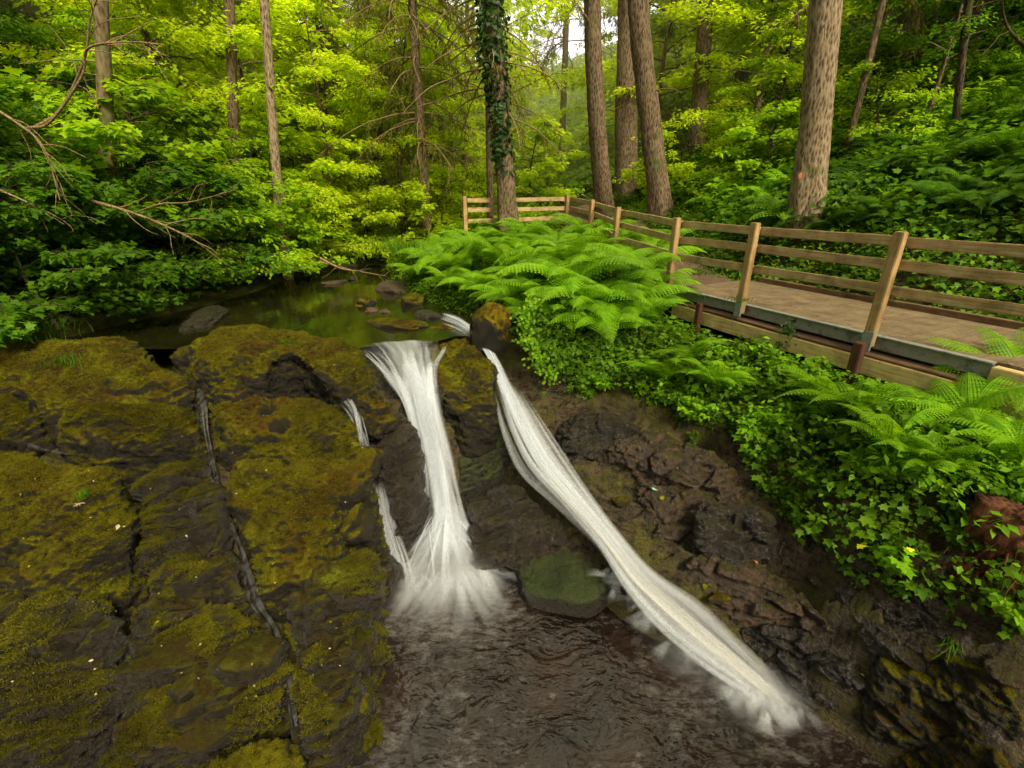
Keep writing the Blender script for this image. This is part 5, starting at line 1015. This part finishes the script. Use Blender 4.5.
# ------------------------------------------------------------------ footbridge
def box(L, W, Hh, bev=.008, jit=0., seed=0, nseg=10):
    """board along x from 0..L, centred in y, 0..H in z; lightly warped and bevelled"""
    import bmesh
    bm = bmesh.new(); bmesh.ops.create_cube(bm, size=1); bmesh.ops.scale(bm, vec=(L, W, Hh), verts=bm.verts); bmesh.ops.translate(bm, vec=(L / 2, 0, Hh / 2), verts=bm.verts)
    le = [e for e in bm.edges if abs((e.verts[0].co - e.verts[1].co).x) > L * .9]; bmesh.ops.subdivide_edges(bm, edges=le, cuts=nseg)
    be = [e for e in bm.edges if e.is_manifold and e.calc_face_angle(0) > .5]; bmesh.ops.bevel(bm, geom=be, offset=bev, segments=2, affect='EDGES')
    rs = seed * 7.7
    for v in bm.verts: v.co.y += jit * math.sin(v.co.x * 2.1 + rs); v.co.z += jit * math.sin(v.co.x * 1.7 + rs * 2) + .3 * jit * math.sin(v.co.x * 9 + rs)
    me = bpy.data.meshes.new('board'); bm.to_mesh(me); bm.free(); return me
def board(name, a, b, W, Hh, mat, parent, seed=0, jit=.004, roll=0., bev=.008):
    """board from a to b (a,b are centres of the underside ends)"""
    a = Vector(a); b = Vector(b); d = b - a; L = d.length; me = box(L, W, Hh, bev, jit, seed, max(2, int(L / .25)))
    x = d.normalized(); up = Vector((0, 0, 1)); 
    if abs(x.z) > .9: up = Vector((-.9, -.43, 0))
    y = up.cross(x).normalized(); z = x.cross(y); mt = Matrix((x, y, z)).transposed().to_4x4()
    o = link(name, me, parent, M[mat]); o.matrix_basis = Matrix.Translation(a - (parent.location if parent else Vector())) @ mt @ Matrix.Rotation(roll, 4, 'X'); return o
E0 = Vector((4.13, 5.15, 0)); dv = Vector((.43, -.90, 0)).normalized(); nv = Vector((.9, .43, 0)).normalized()   # dv: towards the camera, nv: away from the stream
def bp(s, t, z): return E0 + dv * s + nv * t + Vector((0, 0, z))
bridge = empty('footbridge', tuple(bp(0, .9, -.6))); tag(bridge, 'timber footbridge with boarded deck and steel edge along the right bank', 'bridge')
S0, S1 = -3.15, 5.2
board('deck', bp(S0, .90, -.05), bp(S1, .90, -.05), 1.72, .05, 'deck', bridge, jit=.0)
board('kerb', bp(S0 + .2, 1.79, -.02), bp(S1, 1.79, -.02), .09, .10, 'wood_kerb', bridge, seed=3)
board('steel_channel', bp(S0, .015, -.16), bp(1.05, .015, -.16), .035, .15, 'steel', bridge, jit=0)
board('steel_lip', bp(S0, .0, -.012), bp(1.05, .0, -.012), .09, .016, 'steel', bridge, jit=0, bev=.003)
board('inner_beam', bp(S0, .30, -.40), bp(S1, .30, -.40), .10, .33, 'wood_kerb', bridge)
board('inner_beam', bp(S0, 1.6, -.40), bp(S1, 1.6, -.40), .10, .33, 'wood_kerb', bridge)
board('side_beam', bp(-3.0, -.12, -.43), bp(3.4, -.12, -.43), .12, .20, 'wood_beam', bridge, seed=5)
board('side_beam', bp(1.06, -.02, -.222), bp(3.4, -.02, -.222), .12, .20, 'wood_beam', bridge, seed=6)
board('sill_board', bp(-2.95, -.05, -.215), bp(1.0, -.05, -.215), .22, .02, 'wood_kerb', bridge, seed=9)
board('stub_post', bp(.02, -.235, -.66), bp(.02, -.235, -.05), .10, .10, 'rust', bridge)
board('stub_post', bp(-2.32, -.235, -.60), bp(-2.32, -.235, -.08), .08, .08, 'rust', bridge)

fence = empty('wooden_fence', tuple(bp(0, 0, 0))); tag(fence, 'three rail wooden fence along the stream side of the footbridge and path', 'fence')
def fpos(px, py_base, z0): return atz(px, py_base, z0)
posts = [(bp(2.9, -.06, -.1), 1.12), (bp(1.45 + .3, -.06, -.1), 1.12), (bp(0, -.06, -.1), 1.12), (bp(-1.74, -.06, -.1), 1.12), (bp(-3.2, -.06, -.1), 1.12)]
P5 = []
for (px, top, y) in ((620, 207, 10.0), (594, 199.5, 12.0), (569, 195, 14.2)): q = aty(px, top, y); P5.append(Vector(q))
fp = [(Vector((p.x, p.y, -.12)), Vector((p.x, p.y, h))) for p, h in [(posts[0][0], 1.12), (posts[2][0], 1.12), (posts[3][0], 1.12), (posts[4][0], 1.12)]]
for q in P5: fp.append((Vector((q.x, q.y, float(H(q.x, q.y)) - .2)), Vector(q)))
q = Vector(aty(508, 196, 13.55)); fp.append((Vector((q.x, q.y, .1)), Vector(q)))
q = Vector(aty(466, 196, 13.0)); fp.append((Vector((q.x, q.y, float(H(q.x, q.y)) - .3)), Vector(q)))
for i, (a, b) in enumerate(fp):
    o = board('post', a, b, .10, .10, 'wood_post', fence, seed=i, jit=.002)
    if i in (1, 2): board('steel_bracket', bp((0, -1.74)[i - 1], -.135, -.16), bp((0, -1.74)[i - 1], -.135, .06), .11, .03, 'steel', fence, jit=0, bev=.003)
rl = [(.99, .06), (.62, .06), (.28, .06)]
tops = [b for a, b in fp]
for i in range(len(tops) - 1):
    A, B = tops[i], tops[i + 1]
    for k, hgt in enumerate((.14, .38, .65)):
        off = nv * .065 if i < 6 else Vector((0, .07, 0))
        a = Vector((A.x, A.y, A.z - hgt - .02)) + off; b = Vector((B.x, B.y, B.z - hgt - .02)) + off; ex = (b - a).normalized() * .02
        board('rail', a - ex * 0, b - ex, .04, .11, 'wood_rail', fence, seed=i * 3 + k, jit=.005)
# rail run to the right out of the picture
# ------------------------------------------------------------------ small things
def leaflet(name, px, py, f, size, mat, label, cat='leaf', group=None, T=LB, up=.03, seed=0):
    p = hit(px, py, f); rng = np.random.default_rng(seed); V, F = T; o = link(name, mesh_np(name, V * size, F), mat=M[mat]); o.location = (p[0], p[1], p[2] + up); o.rotation_euler = (rng.normal(0, .25), rng.normal(0, .25), rng.uniform(0, 6)); tag(o, label, cat, group); return o
dg = bpy.context.evaluated_depsgraph_get(); dg.update()
def scene_hit(px, py):
    d = Vector(ray(px, py)).normalized(); ok, loc, nrm, idx, ob, mt = sc.ray_cast(dg, Vector((0, 0, CAMZ)), d); return (loc if ok else Vector(aty(px, py, 5))), (nrm if ok else Vector((0, 0, 1)))
def surf_leaf(name, px, py, size, mat, label, cat='leaf', group=None, T=OV, up=.025, rz=0., tilt=None):
    p, n_ = scene_hit(px, py); q = n_.lerp(Vector((0, 0, 1)), .4).normalized(); V, F = T; o = link(name, mesh_np(name, V * size, F), mat=M[mat]); o.location = p + n_ * up; o.rotation_euler = (q.to_track_quat('Z', 'Y') @ Matrix.Rotation(rz, 3, 'Z').to_quaternion()).to_euler(); tag(o, label, cat, group); return o
surf_leaf('fallen_leaf', 705, 588, .10, 'yellow_leaf', 'yellow green lobed leaf lying on wet rock beside the right waterfall', T=LB)
surf_leaf('fallen_leaf', 656, 492, .09, 'teal', 'pale blue green leaf on the brown ledge of the right bank', T=RD)
surf_leaf('fallen_leaf', 661, 500, .07, 'yellow_leaf', 'small bright green leaf just below the pale blue green one', T=RD)
surf_leaf('fallen_leaf', 757, 565, .05, 'orange_paint', 'orange dead leaf on the dark rock of the right bank', T=OV)
surf_leaf('fallen_leaf', 863, 678, .04, 'dead', 'brown leaf on the rocks near the lower right pool edge')
surf_leaf('fallen_leaf', 93, 660, .04, 'straw', 'pale dead leaf stalk on the dark left slope', rz=1)
surf_leaf('fallen_leaf', 117, 525, .07, 'straw', 'pale dead leaf near the right edge of the yellow moss dome', rz=2)
surf_leaf('fallen_leaf', 160, 623, .05, 'yellow_leaf', 'bright green sprout leaf on the dark wet slab')
surf_leaf('flower', 862, 552, .09, 'petal', 'larger yellow flower hanging over the rock of the right bank', 'flower', T=LB, up=.06); surf_leaf('flower', 908, 554, .06, 'petal', 'smaller yellow flower further right on the bank', 'flower', T=LB, up=.06)
surf_leaf('flower', 833, 368, .05, 'pink', 'single pink flower just below the timber beam', 'flower', up=.05)
rg = np.random.default_rng(31)
for i in range(70):
    a, b = rg.uniform(10, 370), rg.uniform(340, 700)
    surf_leaf('fallen_leaf', a, b, rg.uniform(.012, .03), ['pale_leaf', 'yellow_leaf', 'straw', 'dead'][i % 4], 'tiny yellow leaf fallen on the moss of the rock shelf', group='tiny fallen leaves on the moss', rz=rg.uniform(0, 6), up=.012)
for i in range(40):
    s, t_ = rg.uniform(-3, 1.2), rg.uniform(.05, 1.7); p = bp(s, t_, .008); o = link('fallen_leaf', mesh_np('fallen_leaf', OV[0] * rg.uniform(.04, .07), OV[1]), mat=M['dead']); o.location = p; o.rotation_euler = (0, 0, rg.uniform(0, 6)); tag(o, 'dead brown leaf lying on the deck of the footbridge', 'leaf', 'dead leaves on the deck')
def tuft(px, py, n, L, mat, label, lean=0., seed=0, spread=.03, name='grass_tuft', f=None, hang=0):
    p, nn = scene_hit(px, py) if f is None else (Vector(hit(px, py, f)), None); rng = np.random.default_rng(seed); VV = []; FF = []; c = 0
    for k in range(n):
        a = rng.uniform(0, 6.28); l = L * rng.uniform(.5, 1.1); s = np.linspace(0, 1, 6); out = rng.uniform(.2, .8)
        C = np.stack([np.cos(a) * out * s ** 1.6 * l, np.sin(a) * out * s ** 1.6 * l, (s - .45 * s ** 2 * out * 1.3) * l * (1 - hang * 1.6)], 1) + np.array([rng.normal(0, spread), rng.normal(0, spread), 0]); w = np.array([-math.sin(a), math.cos(a), 0]) * .004
        wd = (1 - s ** 2)[:, None] + .05; V = np.concatenate([C - w * wd, C + w * wd]); i = np.arange(5); F = np.stack([i, i + 1, i + 7, i + 6], 1); VV.append(V); FF.append(F + c); c += 12
    o = link(name, mesh_np(name, np.concatenate(VV), np.concatenate(FF)), mat=M[mat]); o.location = p; tag(o, label, 'grass', kind='stuff' if spread > .09 else None); return o
tuft(70, 362, 260, .16, 'grass', 'bright green grass tuft on the slab at the near left corner of the pool', spread=.14, seed=1)
tuft(85, 498, 60, .12, 'grass', 'green grass tuft growing from the yellow moss dome', seed=2, spread=.02)
tuft(80, 503, 50, .12, 'straw', 'bleached straw tuft hanging below the green one on the moss dome', seed=3, spread=.012, hang=.6)
tuft(286, 342, 80, .05, 'grass', 'tiny grass cushion on top of the slab beside the pool', seed=4, spread=.035)
tuft(20, 340, 400, .35, 'grass', 'long grass at the left edge beside the pool corner', seed=5, spread=.3)
tuft(740, 300, 120, .07, 'grass', 'short weeds growing along the top of the timber beam', seed=6, spread=.08)
tuft(955, 640, 40, .3, 'grass', 'trailing weed hanging down the dark rock of the right bank', seed=7, spread=.03, hang=.9)
tuft(700, 275, 80, .3, 'grass', 'grasses at the start of the steel edge of the bridge', seed=8, spread=.1)
tuft(400, 250, 400, .5, 'grass', 'tall grass on the far side of the fern clump', seed=9, spread=.4)
# broad leaved plant under the beam
p = hit(800, 388, H); mb = MB(); rng = np.random.default_rng(3); n = 14
V, F = place(oval_leaf(.3, .08, -.1), np.tile([0, 0, .06], (n, 1)) + rng.normal(0, .02, (n, 3)), np.linspace(0, 6.28, n, endpoint=False), rng.uniform(-.7, .2, n), rng.uniform(.14, .24, n)); o = link('broad_leaved_plant', mesh_np('broad_leaved_plant', V, F), mat=M['fern']); o.location = tuple(p); tag(o, 'broad leaved plant with pointed leaves under the timber beam', 'plant')
# reddish stump at the right edge
base = hit(1008, 585, H); mt = bark_mat('red_root', (.02, .008, .004), (.075, .026, .011), (.15, .06, .028)); rng = np.random.default_rng(9)
st = empty('tree_stump', tuple(base)); tag(st, 'reddish brown rotten stump with trailing roots at the right picture edge', 'stump')
q = np.linspace(0, 1, 30); V, F = tube_np(np.stack([.10 + 0 * q, .22 + 0 * q, -.15 + q * .75], 1), .24 * (1 - .25 * q) * np.where(q > .97, .3, 1), 48); cen = np.array([.10, .22, 0]); n_ = (V - cen) * [1, 1, 0]; n_ /= np.linalg.norm(n_, axis=1)[:, None] + 1e-9
V = V + n_ * (.07 * ridged(V * [1, 1, .25], 6, 4) + .02 * fbm(V, 20, 3))[:, None]; link('stump_body', mesh_np('stump_body', V, F, True), st, mt)
mb = MB()
for k in range(60):
    a = rng.uniform(2.6, 6.2); p0 = np.array([.10 + math.cos(a) * .2, .22 + math.sin(a) * .2, rng.uniform(.1, .55)]); lp = limb_path(p0, (math.cos(a) * .5, math.sin(a) * .5, -1), rng.uniform(.25, .6), rng, .8, .35, 9); mb.tube(lp, np.linspace(.008, .002, 10), 4)
mb.build('roots', mt, st)
# moss fuzz on the shelf rocks (stuff)
VV, FF, c = [], [], 0; rng = np.random.default_rng(14)
TU = (np.array([(-.5, 0, 0), (.5, 0, 0), (.12, .05, 1.), (0, -.5, 0), (0, .5, 0), (-.05, .1, 1.0)]), np.array([(0, 1, 2), (3, 4, 5)]))
for o in [o for o in col.objects if o.type == 'MESH' and o.name.startswith('rock_slab')]:
    me = o.data; V = get_v(me); N = get_n(me); W = V + np.array(o.location); k = np.where((N[:, 2] > .35) & (fbm(W, 1.7, 3) > -.12))[0]
    if not len(k): continue
    k = rng.choice(k, 26000); p = W[k] + rng.normal(0, .012, (len(k), 3)) * [1, 1, 0]; nn = N[k] + rng.normal(0, .45, (len(k), 3)); nn /= np.linalg.norm(nn, axis=1)[:, None]
    a, f = place((TU[0] * [.35, .35, 1], TU[1]), p - nn * .004, rng.uniform(0, 6.28, len(k)), np.zeros(len(k)), rng.uniform(.010, .026, len(k)), nn); VV.append(a); FF.append(f + c); c += len(a)
tag(link('moss_fuzz', mesh_np('moss_fuzz', np.concatenate(VV), np.concatenate(FF)), mat=M['moss_tuft']), 'short fuzzy moss covering the tops of the shelf slabs', 'moss', kind='stuff')

# ------------------------------------------------------------------ haze in the valley
import bmesh
bm = bmesh.new(); bmesh.ops.create_cube(bm, size=1); me = bpy.data.meshes.new('haze'); bm.to_mesh(me); bm.free()
t = NT('haze'); v = t.n('ShaderNodeVolumeScatter', {'Color': (1, 1, .42, 1), 'Density': HAZE, 'Anisotropy': .2}).outputs[0]; t.t.links.new(v, t.out.inputs['Volume'])
hz_o = link('haze', me, mat=t.m); hz_o.scale = (120, 60, 26); hz_o.location = (0, 16 + 30, 13); tag(hz_o, kind='structure')
# ------------------------------------------------------------------ light
SUN_EL, SUN_AZ = 46, 150         # azimuth measured from +Y (into the picture) towards +X
w = bpy.data.worlds.new('World'); sc.world = w; w.use_nodes = True; nt = w.node_tree; bg = nt.nodes['Background']
sky = nt.nodes.new('ShaderNodeTexSky'); sky.sky_type = 'NISHITA'; sky.sun_disc = False; sky.sun_elevation = rad(SUN_EL); sky.sun_rotation = rad(SUN_AZ); sky.dust_density = 3.; sky.air_density = 1.2
hsv = nt.nodes.new('ShaderNodeHueSaturation'); hsv.inputs['Saturation'].default_value = .35; nt.links.new(sky.outputs[0], hsv.inputs['Color'])
mx = nt.nodes.new('ShaderNodeMix'); mx.data_type = 'RGBA'; mx.blend_type = 'MULTIPLY'; mx.inputs[0].default_value = 1.; mx.inputs[7].default_value = (1.22, 1.15, .86, 1); nt.links.new(hsv.outputs[0], mx.inputs[6]); 
# bright lobe added to the sky up the valley, backlighting the leaves
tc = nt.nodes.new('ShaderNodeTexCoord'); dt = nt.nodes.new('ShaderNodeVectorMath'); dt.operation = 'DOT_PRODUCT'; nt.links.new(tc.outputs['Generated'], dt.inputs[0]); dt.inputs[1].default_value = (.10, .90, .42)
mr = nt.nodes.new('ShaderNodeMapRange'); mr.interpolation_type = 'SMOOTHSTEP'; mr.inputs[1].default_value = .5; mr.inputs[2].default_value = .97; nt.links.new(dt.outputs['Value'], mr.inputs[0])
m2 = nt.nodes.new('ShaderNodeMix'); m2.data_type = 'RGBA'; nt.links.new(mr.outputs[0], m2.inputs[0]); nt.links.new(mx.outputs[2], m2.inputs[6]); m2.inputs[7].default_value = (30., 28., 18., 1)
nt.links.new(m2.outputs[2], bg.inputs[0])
bg.inputs[1].default_value = .15
sl = bpy.data.lights.new('sun', 'SUN'); so = bpy.data.objects.new('sun', sl); col.objects.link(so); sl.energy = 5.0; sl.angle = rad(16); sl.color = (1, .90, .66)
sd = Vector((math.sin(rad(SUN_AZ)) * math.cos(rad(SUN_EL)), math.cos(rad(SUN_AZ)) * math.cos(rad(SUN_EL)), math.sin(rad(SUN_EL)))); so.rotation_euler = sd.to_track_quat('Z', 'Y').to_euler(); so.location = (0, 10, 20)
sc.view_settings.view_transform = 'Standard'; sc.view_settings.look = 'None'; sc.view_settings.exposure = 0
sc.render.engine = 'CYCLES'; cy = sc.cycles; cy.max_bounces = 7; cy.diffuse_bounces = 3; cy.glossy_bounces = 3; cy.transmission_bounces = 3; cy.transparent_max_bounces = 48; cy.use_denoising = True; cy.use_adaptive_sampling = True; cy.adaptive_threshold = .03; cy.sample_clamp_indirect = 6.; cy.caustics_reflective = False; cy.caustics_refractive = False
